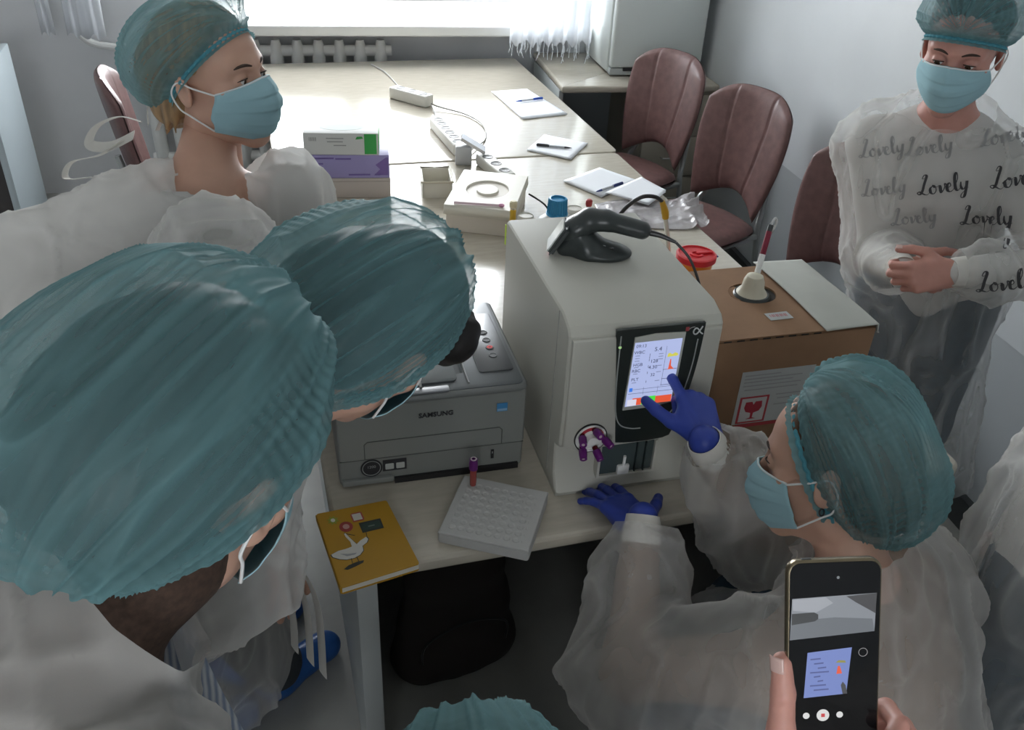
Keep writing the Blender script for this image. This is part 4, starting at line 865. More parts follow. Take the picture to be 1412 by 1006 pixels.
# ------------------------------------------------------------------ sharps container, roll, tissue
sh = thing('sharps_container', 'small orange sharps container with a red lid right of the scanner cable', 'container', (1.082, .852, ZT), 0)
m_redl = mat('red_lid', (.62, .02, .03), .35); m_ora = mat('orange_tub', (.70, .22, .012), .4)
bm = BM(); lathe(bm, [(0, 0), (.036, 0), (.038, .003), (.050, .105), (0, .105)], 32); build('tub', bm, m_ora, sh)
bm = BM(); lathe(bm, [(.052, .094), (.0555, .097), (.0555, .112), (.050, .114), (.048, .110), (.020, .110), (.019, .113), (.012, .113), (.012, .109), (0, .109)], 36); ld_ = build('lid', bm, m_redl, sh)
bm = BM(); box(bm, (.0, -.006, .110), (.046, .006, .116), .002); build('lid_flap', bm, m_redl, ld_)
bm = BM(); box(bm, (.052, -.008, .098), (.066, .008, .102), .002); build('latch', bm, mat('latch_blue', (.04, .08, .25), .4), sh)
def curved_label(u, v): a = -1.9+.75*u; r = .0405+.0095*(v*.6+.15)/.9+.0012; return np.stack([r*np.cos(a), r*np.sin(a), .03+.055*v], 1)
bm = BM()
for k, (z, a0, a1) in enumerate(((.075, -2.0, -1.5), (.066, -1.9, -1.6), (.05, -2.0, -1.7))):
    r = .038+.012*z/.105+.0008; tube(bm, [(r*math.cos(a), r*math.sin(a), z) for a in np.linspace(a0, a1, 8)], .0016, 6)
build('label_print', bm, m_ink, sh)
rl = thing('paper_roll', 'white paper roll lying on the table behind the carton', 'roll', (1.165, .76, ZT), math.radians(15))
bm = BM(); lathe(bm, [(.012, 0), (.030, 0), (.031, .002), (.031, .058), (.030, .06), (.012, .06)], 28, (0, -.03, .031), (0, 1, 0), ring=True); build('roll_body', bm, mat('white_paper', (.80, .82, .86), .7), rl)
for lb, x, y in (('small white plastic cap at the foot of the clear pipe, left of the sharps container', .985, .80), ('small white plastic cap beside the carton, nearer than the first', .985, .74)):
    t = thing('bottle_cap', lb, 'cap', (x, y, ZT), 0); bm = BM(); lathe(bm, [(0, 0), (.014, 0), (.015, .003), (.013, .018), (.009, .02), (0, .02)], 20); build('shell', bm, m_wpl, t)
    bm = BM(); lathe(bm, [(.0148, .004), (.016, .006), (.0152, .010)], 20); build('rim', bm, m_wpl, t)
# ------------------------------------------------------------------ under the table
m_bag = mat('dark_bag_cloth', (.030, .024, .022), .85, bump=.3, bscale=400)
s = Sdf(); s.ell((.0, 0, .18), (.15, .07, .2), None, .03); s.cap((-.09, 0, .06), (.09, 0, .06), .075, .075, .05); s.cap((-.08, 0, .34), (.08, 0, .34), .05, .05, .05)
V, Q = s.mesh(.01, 2); V[:, 2] = np.maximum(V[:, 2], 0); n_ = fbm(V*9, 3); V = V+vnormals(V, Q)*(n_*.008)[:, None]; V[:, 2] = np.maximum(V[:, 2], 0)
bg_ = thing('backpack', 'dark brown bag standing on the floor under the near table', 'bag', (.29, .36, 0), math.radians(8)); mk('bag_body', V, Q, m_bag, bg_)
bm = BM(); tube(bm, [(-.05, -.02, .37), (-.03, -.03, .42), (.03, -.03, .42), (.05, -.02, .37)], .008, 8, 6, flat=.5); build('handle', bm, m_blk, bg_)
bm = BM(); tube(bm, [(-.11, -.075, .12), (-.1, -.085, .2), (0, -.09, .24), (.1, -.085, .2), (.11, -.075, .12)], .003, 6, 6); build('zip', bm, m_blk, bg_)
ps = thing('power_brick', 'black power brick hanging with its cable behind the near table edge', 'adapter', (.53, .60, .50), 0)
bm = BM(); box(bm, (-.05, -.03, -.06), (.05, .018, .06), .01, 3); build('housing', bm, m_blk, ps)
bm = BM(); box(bm, (-.035, -.045, -.10), (.035, -.005, -.058), .006); build('plug', bm, m_blk, ps)
cable('black cable looping under the near table from the power brick', [(.55, .575, .56), (.60, .56, .62), (.68, .57, .66), (.72, .55, .60), (.70, .52, .42), (.66, .50, .30), (.58, .52, .26), (.54, .56, .34), (.53, .58, .41)], .006, m_blk, 8)
# joints of each person in metres
POSE = {
 'P1': {'H': (-0.116, 0.638, 1.435), 'f': (0.815, -0.570, 0.102), 'u': (-0.083, 0.058, 0.995), 'N': (-0.165, 0.552, 1.254), 'P': (-0.285, 0.602, 0.860), 'shL': (-0.001, 0.616, 1.198), 'shR': (-0.311, 0.483, 1.204), 'elR': (-0.570, 0.391, 1.148), 'wrR': (-0.346, 0.340, 1.078), 'elL': (0.013, 0.644, 0.919), 'wrL': (0.068, 0.479, 0.754), 'anL': (-0.225, 0.702, 0.090), 'anR': (-0.345, 0.512, 0.090), 'knL': (-0.214, 0.676, 0.450), 'knR': (-0.323, 0.511, 0.450)},
 'P2': {'H': (0.061, -0.172, 1.338), 'f': (0.460, 0.560, -0.690), 'u': (0.749, 0.173, 0.640), 'N': (-0.101, -0.082, 1.302), 'P': (-0.360, 0.120, 0.900), 'shL': (-0.127, 0.130, 1.288), 'shR': (-0.127, -0.242, 1.256), 'elR': (-0.165, -0.181, 0.985), 'wrR': (-0.301, -0.102, 0.804), 'elL': (-0.155, 0.130, 1.010), 'wrL': (-0.119, 0.118, 0.773), 'anL': (-0.360, 0.240, 0.090), 'anR': (-0.155, 0.385, 0.090), 'toe': (0.864, 0.504, 0.000), 'knL': (-0.366, 0.227, 0.470), 'knR': (-0.218, 0.227, 0.470)},
 'P3': {'H': (-0.135, -0.499, 1.427), 'f': (0.500, 0.660, -0.560), 'u': (0.483, 0.324, 0.813), 'N': (-0.255, -0.569, 1.327), 'P': (-0.460, -0.500, 0.880), 'shL': (-0.307, -0.412, 1.242), 'shR': (-0.203, -0.725, 1.242), 'wrR': (-0.103, -0.745, 0.802), 'wrL': (-0.277, -0.362, 0.782), 'anL': (-0.440, -0.400, 0.090), 'anR': (-0.420, -0.620, 0.090), 'knL': (-0.444, -0.403, 0.460), 'knR': (-0.408, -0.594, 0.460)},
 'P4': {'H': (0.723, -0.264, 1.073), 'f': (-0.636, 0.738, -0.226), 'u': (0.027, 0.313, 0.949), 'N': (0.747, -0.357, 0.903), 'P': (0.807, -0.497, 0.540), 'shL': (0.590, -0.406, 0.818), 'shR': (0.904, -0.307, 0.818), 'wrL': (0.532, -0.065, 0.806), 'wrR': (0.640, -0.055, 0.962), 'knL': (0.591, -0.145, 0.540), 'knR': (0.782, -0.085, 0.540), 'anL': (0.591, -0.205, 0.090), 'anR': (0.782, -0.145, 0.090)},
 'P5': {'H': (1.457, 0.525, 1.478), 'f': (-0.742, -0.639, -0.206), 'u': (-0.158, -0.133, 0.979), 'N': (1.520, 0.579, 1.302), 'P': (1.620, 0.559, 0.880), 'shL': (1.623, 0.477, 1.217), 'shR': (1.417, 0.681, 1.217), 'anL': (1.710, 0.499, 0.090), 'anR': (1.600, 0.659, 0.090), 'wrL': (1.399, 0.274, 1.062), 'wrR': (1.348, 0.387, 1.020), 'knL': (1.681, 0.485, 0.460), 'knR': (1.566, 0.624, 0.460)},
 'P7': {'H': (1.214, -0.234, 1.387), 'f': (-0.596, 0.745, -0.298), 'u': (-0.186, 0.233, 0.955), 'N': (1.276, -0.312, 1.219), 'P': (1.194, -0.338, 0.854), 'shL': (1.133, -0.395, 1.134), 'shR': (1.419, -0.229, 1.134), 'wrR': (1.439, -0.129, 0.664), 'wrL': (1.163, -0.295, 0.664), 'anL': (1.114, -0.388, 0.090), 'anR': (1.274, -0.288, 0.090), 'knL': (1.108, -0.367, 0.447), 'knR': (1.261, -0.275, 0.447)},
 'P6': {'H': (0.051, -0.755, 1.101), 'f': (0.150, 0.852, -0.501), 'u': (0.010, 0.506, 0.863), 'N': (0.042, -0.889, 0.959), 'P': (0.042, -1.049, 0.560), 'shL': (-0.122, -0.873, 0.874), 'shR': (0.207, -0.905, 0.874), 'wrR': (0.187, -0.665, 0.574), 'wrL': (-0.102, -0.633, 0.574), 'knL': (-0.019, -0.661, 0.560), 'knR': (0.180, -0.681, 0.560), 'anL': (-0.019, -0.711, 0.090), 'anR': (0.180, -0.731, 0.090)},
 'P8': {'H': (0.640, -1.150, 1.500), 'f': (-0.497, 0.795, -0.348), 'u': (-0.184, 0.295, 0.938), 'N': (0.697, -1.242, 1.338), 'P': (0.697, -1.242, 0.900), 'shL': (0.555, -1.325, 1.253), 'shR': (0.840, -1.159, 1.253), 'wrL': (0.279, -0.746, 1.185), 'hdL': (0.930, -0.120, 0.346), 'hnL': (0.266, 0.873, -0.410), 'wrR': (0.860, -1.059, 0.783), 'anL': (0.617, -1.292, 0.090), 'anR': (0.777, -1.192, 0.090), 'knL': (0.611, -1.271, 0.470), 'knR': (0.764, -1.178, 0.470)},
}
PHX, PHY = Vector((0.96330, -0.25737, 0.07633)), Vector((0.03898, 0.41526, 0.90887))
# ------------------------------------------------------------------ people
m_skin = mat('skin', (.56, .335, .25), .5, noise=.05, nscale=25, sss=.12)
m_skin2 = mat('skin_pink', (.54, .27, .22), .5, noise=.08, nscale=40, sss=.12)
def cap_mat():
    m = mat('cap_nonwoven', (.185, .36, .385), .65, spec=.4, alpha=.5, translucent=.4, bump=.25, bscale=700); nt = m.node_tree; N = nt.nodes; L = nt.links
    mx = [l.to_node for l in L if l.to_node.type == 'MIX_SHADER' and l.from_node.type == 'BSDF_TRANSPARENT'][0]
    return dens(m, 'fold', .40, .85, .35)
def dens(m, attr, lo, hi, fac):
    """cloth density: thicker where gathered and where seen edge-on (longer path through the fabric)"""
    nt = m.node_tree; N = nt.nodes; L = nt.links
    mx = [l.to_node for l in L if l.to_node.type == 'MIX_SHADER' and l.from_node.type == 'BSDF_TRANSPARENT'][0]
    a = N.new('ShaderNodeAttribute'); a.attribute_name = attr; r = N.new('ShaderNodeMapRange'); r.inputs[1].default_value = 0; r.inputs[2].default_value = 1.; r.inputs[3].default_value = lo; r.inputs[4].default_value = hi
    lw = N.new('ShaderNodeLayerWeight'); lw.inputs['Blend'].default_value = .35; ml = N.new('ShaderNodeMath'); ml.operation = 'MULTIPLY'; ml.inputs[1].default_value = fac; ad = N.new('ShaderNodeMath'); ad.operation = 'ADD'; ad.use_clamp = True
    L.new(a.outputs['Fac'], r.inputs[0]); L.new(lw.outputs['Facing'], ml.inputs[0]); L.new(ml.outputs[0], ad.inputs[0]); L.new(r.outputs[0], ad.inputs[1]); L.new(ad.outputs[0], mx.inputs['Fac']); return m
m_cap = cap_mat()
m_gown = dens(mat('gown_nonwoven', (.74, .72, .69), .85, spec=.2, alpha=.5, translucent=.4, bump=.15, bscale=900), 'fold', .40, .80, .35)
m_gownt = dens(mat('gown_thin', (.74, .73, .71), .85, spec=.2, alpha=.5, translucent=.4, bump=.15, bscale=900), 'fold', .24, .75, .40)
m_gownx = dens(mat('gown_sheer', (.74, .73, .71), .85, spec=.2, alpha=.5, translucent=.4, bump=.15, bscale=900), 'fold', .19, .66, .42)
m_gownd = dens(mat('gown_dense', (.72, .71, .69), .85, spec=.2, alpha=.84, translucent=.3, bump=.15, bscale=900), 'fold', .72, .92, .2)
m_band = mat('cap_elastic', (.12, .42, .52), .75, alpha=.9, translucent=.3)
m_mask = mat('mask_blue', (.40, .63, .70), .8, spec=.2, translucent=.22, bump=.1, bscale=800); m_loop = mat('ear_loop_white', (.8, .8, .8), .7)
m_maskw = mat('mask_white_edge', (.70, .76, .78), .8)
m_jean = mat('jeans', (.05, .085, .12), .85, noise=.25, nscale=60); m_jean2 = mat('dark_trousers', (.035, .042, .05), .85, noise=.2, nscale=50)
m_glove = mat('nitrile_glove', (.028, .055, .33), .42, bump=.08, bscale=300); m_shoec = mat('shoe_cover_blue', (.03, .13, .42), .35, translucent=.2)
m_eye = mat('eye_white', (.72, .70, .68), .15); m_iris = mat('iris_brown', (.07, .045, .03), .1); m_pup = mat('pupil', (.005, .005, .005), .05); m_brow = mat('eyebrow', (.05, .03, .022), .8)
def hair_mat(n, c): return mat(n, c, .45, spec=.4, noise=.5, nscale=1., stretch=(90, 12, 12))
def nz(v): v = np.array(v, float); return v/np.linalg.norm(v)
def A(*v): return np.array(v, float)
# --- head (own frame: x right, y forward, z up, origin between the ears at eye level)
def make_head():
    s = Sdf()
    s.ell((0, -.012, .038), (.0745, .094, .088)); s.ell((0, .035, .03), (.062, .056, .064), k=.02); s.ell((0, .033, -.035), (.060, .058, .075), k=.03)
    for q in (-1, 1): s.cap((q*.046, -.002, -.07), (q*.012, .066, -.108), .021, .016, .03)
    s.ell((0, .074, -.107), (.020, .015, .016), k=.02); s.ell((0, .077, -.07), (.029, .021, .024), k=.02)
    for q in (-1, 1): s.cap((q*.043, .070, .023), (q*.011, .087, .020), .010, .010, .016)
    for q in (-1, 1): s.ell((q*.047, .053, -.024), (.018, .017, .015), k=.02)
    for q in (-1, 1): s.ell((q*.032, .096, .002), (.018, .015, .012), k=.014, sub=True)
    s.cap((0, .088, .006), (0, .110, -.032), .0075, .0105, .012); s.ell((0, .1135, -.036), (.0115, .0105, .010), k=.006)
    for q in (-1, 1): s.ell((q*.0125, .100, -.039), (.0075, .010, .0075), k=.006)
    s.ell((0, .096, -.066), (.022, .007, .0055), k=.005); s.ell((0, .094, -.077), (.018, .007, .0065), k=.005)
    for q in (-1, 1):
        s.ell((q*.031, .0775, 0), (.0142,)*3, k=.004); s.ell((q*.031, .0945, -.0012), (.0128, .0115, .0044), k=.0015, sub=True)
    for q in (-1, 1):
        B = basis((q*.35, 1, .2), (0, -.2, 1)); s.ell((q*.0775, -.012, -.010), (.009, .018, .031), B, .006); s.ell((q*.0865, -.006, -.007), (.006, .010, .018), B, .004, sub=True)
    s.cap((0, -.024, -.06), (0, -.046, -.20), .050, .054, .035)
    return s.mesh(.0026, 2)
HEAD = make_head()
# --- hand (own frame: x thumb side, y fingers, z back of the hand, wrist at the origin)
def make_hand(tup=None, curl=((20, 25, 15),)*4, splay=(6, 2, -3, -9), thumb=((.72, .62, -.25), (.45, .88, -.15), (.25, .96, -.1)), h=.0021, grow=0., nails=False):
    s = Sdf(); bx = (.027, .0085, -.010, -.0265); by = (.086, .090, .086, .077); LN = ((.041, .025, .021), (.045, .028, .022), (.041, .026, .021), (.032, .020, .019)); r0 = (.0092, .0094, .0090, .0080)
    s.cap((0, -.014, 0), (0, .006, 0), .0195+grow, .0205+grow, .01, ((1, 0, 0), 1.25)); N = []
    for i in range(4): s.cap((bx[i]*.55, .004, 0), (bx[i], by[i]-.004, 0), .0155+grow, .0112+grow, .014)
    s.ell((.024, .036, -.010), (.014+grow, .030, .014+grow), basis((.35, 1, 0), (0, 0, 1)), .012); s.ell((-.019, .034, -.008), (.012+grow, .032, .013+grow), None, .012)
    for i in range(4):
        p = A(bx[i], by[i], .001); a = 0; sp = math.radians(splay[i])
        for j in range(3):
            a += math.radians(curl[i][j]); d = A(math.sin(sp)*math.cos(a), math.cos(sp)*math.cos(a), -math.sin(a)); q = p+d*LN[i][j]
            s.cap(p, q, r0[i]-.0007*j+grow, r0[i]-.0007*(j+1)+grow, .006 if j == 0 else .0025); up = A(math.sin(sp)*math.sin(a), math.cos(sp)*math.sin(a), math.cos(a)); p0 = p; p = q
        N.append((p-d*.002, d, up, r0[i]-.002))
    p = A(.018, .022, -.010)
    for j, (L, ra, rb) in enumerate(((.040, .0145, .0118), (.033, .0115, .0100), (.026, .0102, .0085))):
        d = nz(thumb[j]); q = p+d*L; s.cap(p, q, ra+grow, rb+grow, .010 if j == 0 else .003); p = q
    N.append((p-d*.002, d, A(*tup) if tup else nz(np.cross(d, A(0, 1, 0)) if abs(d[1]) < .8 else A(.75, -.2, .5)), .0085))
    V, Q = s.mesh(h, 2); return V, Q, N
def place_hand(hm, w_, d, n, side):
    """world placement of a hand mesh; side 1 right, -1 left"""
    d = nz(d); n = np.array(n, float); n = nz(n-d*(n@d)); T = np.cross(n, d)*side
    V, Q = hm[0], hm[1]; P = w_+V[:, :1]*T+V[:, 1:2]*d+V[:, 2:]*n
    return P, (Q if side == -1 else Q[:, ::-1])
RELAX = make_hand()
# --- cap surface in head frame
def cap_prof():
    v = [0, .035, .075, .14, .30, .48, .66, .82, .93, 1.]; r = [1.07, 1.0, 1.0, 1.16, 1.33, 1.30, 1.08, .72, .38, 0.]; h = [-.012, -.004, .004, .014, .05, .092, .127, .148, .156, .158]
    return v, r, h
def make_cap(H, B, tilt=35, bulge=1., high=1., back=0., seed=0., wr=1., off=(0, 0, 0), sx=1., grid_n=(300, 140)):
    t = math.radians(tilt); ca, sa = math.cos(t), math.sin(t); c0 = A(0, -.006, .012)+A(*off)
    Rm = np.stack([A(1, 0, 0), A(0, ca, sa), A(0, -sa, ca)], 1)    # cap frame: y along the rim to the forehead, z to the crown
    v_, r_, h_ = cap_prof(); ss = lambda x, f: np.interp(x, v_, f)
    def f(u, v):
        # smooth the profile by averaging
        rr = sum(ss(np.clip(v+d*.03*(v > .1), 0, 1), r_) for d in (-1, -.5, 0, .5, 1))/5; hh = sum(ss(np.clip(v+d*.03*(v > .1), 0, 1), h_) for d in (-1, -.5, 0, .5, 1))/5*high
        rr = np.where(v >= .999, 0, rr); rr = np.where(rr > 1.08, 1.08+(rr-1.08)*bulge, rr); hh = np.where(hh > .02, .02+(hh-.02), hh)
        ph = 2*PI*u; k = np.clip(hh/.06, 0, 1)
        x = .081*rr*np.cos(ph)*(1+(sx-1)*k); y = .106*rr*np.sin(ph)-back*k*.5*hh/.1-.02*(bulge-1)*k; z = hh.copy()
        P = np.stack([x, y, z], 1); n = P-A(0, -.02, .04); n /= np.maximum(np.linalg.norm(n, axis=1, keepdims=True), 1e-6)
        al = np.arctan2(z-.01, x); q = P*A(9, 9, 9)+seed
        qq = np.stack([np.cos(al)*3.2, np.sin(al)*3.2, y*7+seed*1.7+.6*vnoise(q*.5)], 1)*A(1, 1, .8)+seed; R1 = np.clip(ridged(qq, 1), 0, 1); R2 = np.clip(ridged(qq*A(3.1, 3.1, .9)+4, 1)-.2, 0, 1); gth = np.clip(.25+np.abs(y)/.11, .3, 1.4)
        big = (R1**2*.006+R2**2*.0055*gth)*wr+fbm(q*.6, 2)*.008*wr; f.fold = R1**3*.35+R2**2*.55+.9*np.exp(-(np.maximum(v-.05, 0)/.09)**2)+.22*np.clip(vnoise(qq*A(6, 6, .8)), 0, 1)
        pl = np.sin(al*110+3*vnoise(q*.7))*.0007*np.clip(.6+vnoise(q*1.1+3), 0, 1.4)*np.clip(1-np.abs(y)/.16, .3, 1)
        cr = np.sin(y*620+2.5*vnoise(q*1.1)+1.5*vnoise(q*4))*.0010*np.clip(.5+1.3*vnoise(q*.9), 0, 1.4)
        rim = np.sin(ph*44+4*vnoise(q))*.0016*np.exp(-((v-.05)/.10)**2)
        e = np.clip((v-.05)/.15, 0, 1)*np.clip((1-v)/.1, .1, 1)
        P = P+n*((big+pl*wr+cr*wr)*e+rim*np.clip((1-v)*3, 0, 1))[:, None]
        P = P @ Rm.T+c0
        return H+P @ B.T
    nu, nv = grid_n; V, Q = grid(f, nu, nv, True); f.dens = f.fold.copy(); return V, Q, f
def add_cap(root, L0, H, B, mcap=None, **k):
    V, Q, f = make_cap(H, B, **k); c = mk('bouffant_cap', V-L0, Q, mcap or m_cap, root); at = c.data.attributes.new('fold', 'FLOAT', 'POINT'); at.data.foreach_set('value', f.dens.astype(np.float32))
    u = np.linspace(0, 1, 241); P = f(u, np.full(241, .052))-L0; bm = BM(); tube(bm, [Vector(p) for p in P[:-1]]+[Vector(P[0])], .0034, 6); build('elastic_band', bm, m_band, c); return c
# --- mask
def add_mask(root, L0, H, B, sag=0., loops=(True, True), drop=0.):
    def f(u, v):
        U = 2*u-1; a = np.abs(U)
        zc = .003-drop-(.118-drop*.6)*v-.006*np.sin(PI*v); yc = np.interp(v, [0, .12, .35, .6, .85, 1], [.1085, .121, .127, .120, .105, .088+sag])
        ze = -.016-.070*v; ye = .048-.020*v; x = U*(.068+.012*np.sin(PI*np.clip(v, 0, 1)*.9))*(1-.10*v)*1.02
        w_ = a**2.3; yc = yc+.16*drop*(1-v); z = zc*(1-a**1.6)+ze*a**1.6; y = yc*(1-w_)+ye*w_
        y = y+.0035*np.exp(-(U/.10)**2)*(1-v)*(v < .5); pl = ((v*4.2) % 1.)*.0034*(1-a**3)*((v > .14) & (v < .9))
        y = y+pl+.0028*vnoise(np.stack([U*3, v*5, v*0+3], 1))*np.clip(np.minimum(v, 1-v)*8, 0, 1)
        y = y+.004*(1-a)*np.exp(-((v-.0)/.06)**2)*0
        P = np.stack([x, y, z], 1); return H+P @ B.T
    V, Q = grid(f, 64, 48); V, Q = thicken(V, Q, .0012); m = mk('face_mask', V-L0, Q, m_mask, root)
    bm = BM(); tube(bm, [Vector(p) for p in f(np.linspace(0, 1, 60), np.full(60, .015))-L0], .0016, 6, flat=1.); build('nose_strip', bm, m_maskw, m)
    for q, on in ((0, loops[0]), (1, loops[1])):
        if not on: continue
        sgn = 1 if q else -1; top = f(A(q), A(.03))[0]; bot = f(A(q), A(.97))[0]
        L = [H+B @ A(sgn*x, y, z) for x, y, z in ((.0815, .012, -.004), (.083, -.016, .006), (.088, -.030, -.012), (.083, -.024, -.04), (.079, -.006, -.055))]
        bm = BM(); tube(bm, [Vector(p-L0) for p in [top]+L+[bot]], .0016, 6, 6); build('ear_loop', bm, m_loop, m)
    return m
def add_eyes(root, L0, H, B, gaze):
    g = nz(B.T @ nz(gaze))
    for q in (-1, 1):
        c = A(q*.031, .0775, 0); bm = BM(); rings = []; x, y, z = frame_of(g); prof = [(0, 1)]+[(math.sin(a), math.cos(a)) for a in np.linspace(.2, PI, 16)]
        V, Q = grid(lambda u, v: np.stack([np.sin(v*PI)*np.cos(2*PI*u), np.sin(v*PI)*np.sin(2*PI*u), np.cos(v*PI)], 1), 24, 24, True)
        X, Y, Z = [np.array(a) for a in frame_of(g)]; r = .0127; P = (V[:, :1]*X+V[:, 1:2]*Y+V[:, 2:]*Z)*r
        e = mk('eye', H+(c+P) @ B.T-L0, Q, [m_eye, m_iris, m_pup], root)
        th = np.arccos(np.clip(V[Q, 2].mean(1), -1, 1)); e.data.polygons.foreach_set('material_index', np.where(th < .19, 2, np.where(th < .47, 1, 0)).astype(np.int32)); bm.free()
        bw = [A(q*(.047-.034*t),   .0805+.0165*t**.7, .0205+.0055*math.sin(PI*(t*.8+.1))) for t in np.linspace(0, 1, 9)]
        bm = BM(); tube(bm, [Vector(H+B @ p-L0) for p in bw], [.0012, .0026, .003, .0028, .002], 8, 2); build('eyebrow', bm, m_brow, root)
        la = [A(q*(.031+.0135*math.cos(t)), .0775+math.sqrt(max(0, .0142**2-(.0135*math.cos(t))**2))+.0006, .0036*math.sin(t)-.0006) for t in np.linspace(.1, PI-.1, 11)]
        bm = BM(); tube(bm, [Vector(H+B @ p-L0) for p in la], [.0006, .0012, .0013, .0012, .0006], 6, 2); build('eyelash', bm, m_brow, root)
def add_hair(root, L0, H, B, m, bun=None, extra=(), cap=None, fill=.80):
    s = Sdf()
    if cap and fill:
        t = math.radians(cap.get('tilt', 35)); Rm = np.stack([A(1, 0, 0), A(0, math.cos(t), math.sin(t)), A(0, -math.sin(t), math.cos(t))], 1); bu, hi = 1.08+.22*cap.get('bulge', 1.), cap.get('high', 1.)
        s.ell(A(0, -.006, .012)+A(*cap.get('off', (0, 0, 0)))+Rm @ A(0, -.01-.35*cap.get('back', 0), .066*hi), (.081*bu*fill, .106*bu*fill, .080*hi*fill), Rm, .03)
    s.ell((0, -.018, .044), (.081, .098, .089), k=.01); s.ell((0, -.06, -.03), (.062, .05, .06), k=.03)
    s.ell((0, .112, -.035), (.075, .085, .098), k=.012, sub=True)
    for q in (-1, 1): s.ell((q*.082, .005, -.03), (.03, .05, .045), k=.012, sub=True)
    if bun: s.ell(bun[0], bun[1], k=.02)
    for a, b, r1, r2 in extra: s.cap(a, b, r1, r2, .012)
    V, Q = s.mesh(.005, 2); n = vnormals(V, Q); V = V+n*(.0012*np.sin(V[:, 0]*300+6*vnoise(V*12)))[:, None]; return mk('hair', H+V @ B.T-L0, Q, m, root)
# --- limbs
def ik(a, c, l1, l2, pole):
    a, c = A(*a), A(*c); d = c-a; L = min(np.linalg.norm(d), .995*(l1+l2)); u = nz(d); x = (L*L+l1*l1-l2*l2)/(2*L); h = math.sqrt(max(l1*l1-x*x, 0)); p = A(*pole); p = nz(p-u*(p@u)); return a+u*x+p*h
def bisect_local(o, co, no, R):
    """trim the mesh end within R of co on the no side"""
    bm = bmesh.new(); bm.from_mesh(o.data); co = Vector(co)
    fs = [f for f in bm.faces if (f.calc_center_median()-co).length < R]; g = list(set(v for f in fs for v in f.verts))+list(set(e for f in fs for e in f.edges))+fs
    bmesh.ops.bisect_plane(bm, geom=g, plane_co=co, plane_no=Vector(no), clear_outer=False); bm.faces.ensure_lookup_table()
    no = Vector(no); kill = [f for f in bm.faces if (f.calc_center_median()-co).dot(no) > 1e-5 and (f.calc_center_median()-co).length < R]
    bmesh.ops.delete(bm, geom=kill, context='FACES'); 
    lo = [v for v in bm.verts if not v.link_faces]; bmesh.ops.delete(bm, geom=lo, context='VERTS'); bm.to_mesh(o.data); bm.free()
    o.data.polygons.foreach_set('use_smooth', np.ones(len(o.data.polygons), bool))
def ring_cut(V, Q, c, ax, r, squash=(A(1, 0, 0), 1.), lo=-.07):
    """round neckline: drop the cloth inside an elliptic cylinder and draw its rim onto the cylinder"""
    ax = nz(ax); e, k = squash; e = nz(e-ax*(e@ax))
    def rad(P): d = P-c; h = d @ ax; p = d-h[:, None]*ax; p = p-(p @ e)[:, None]*e*(1-1/k); return np.linalg.norm(p, axis=1), h
    q, h = rad(V); V, Q = cull(V, Q, (q > r) | (h < lo))
    ed = np.sort(np.concatenate([Q[:, [0, 1]], Q[:, [1, 2]], Q[:, [2, 3]], Q[:, [3, 0]]]), axis=1); u, n = np.unique(ed, axis=0, return_counts=True); b = np.unique(u[n == 1]); q, h = rad(V)
    b = b[(q[b] < r+.02) & (h[b] > lo-.02)]; d = V[b]-c; hh = d @ ax; p = d-hh[:, None]*ax; s_ = (r/np.maximum(q[b], 1e-6))[:, None]; V = V.copy(); V[b] = c+hh[:, None]*ax+p*s_; return V, Q
def folds(V, Q, amp, sc, seed=0., fine=.0015, up=A(0, 0, 1), flow=None):
    n = vnormals(V, Q); wp = np.stack([fbm(V*5+seed, 2), fbm(V*5+seed+7, 2), fbm(V*5+seed+3, 2)], 1); q = V*A(*sc)+seed+wp*.5
    d = fbm(q*.6, 2)*amp*.7+fbm(V*30+seed, 2)*fine
    folds.f = np.zeros(len(V))
    if amp > .006: r1 = np.clip(ridged(q*.9, 1), 0, 1)**3; r2 = np.clip(ridged(V*A(19, 19, 3.5)+seed*3+wp*1.2, 1), 0, 1)**4; d = d+r1*amp*1.1+r2*amp*.75; folds.f = r1*.30+r2*.16+.3*np.clip(fbm(V*A(26, 26, 3)+seed, 2), 0, 1)
    return V+n*d[:, None]
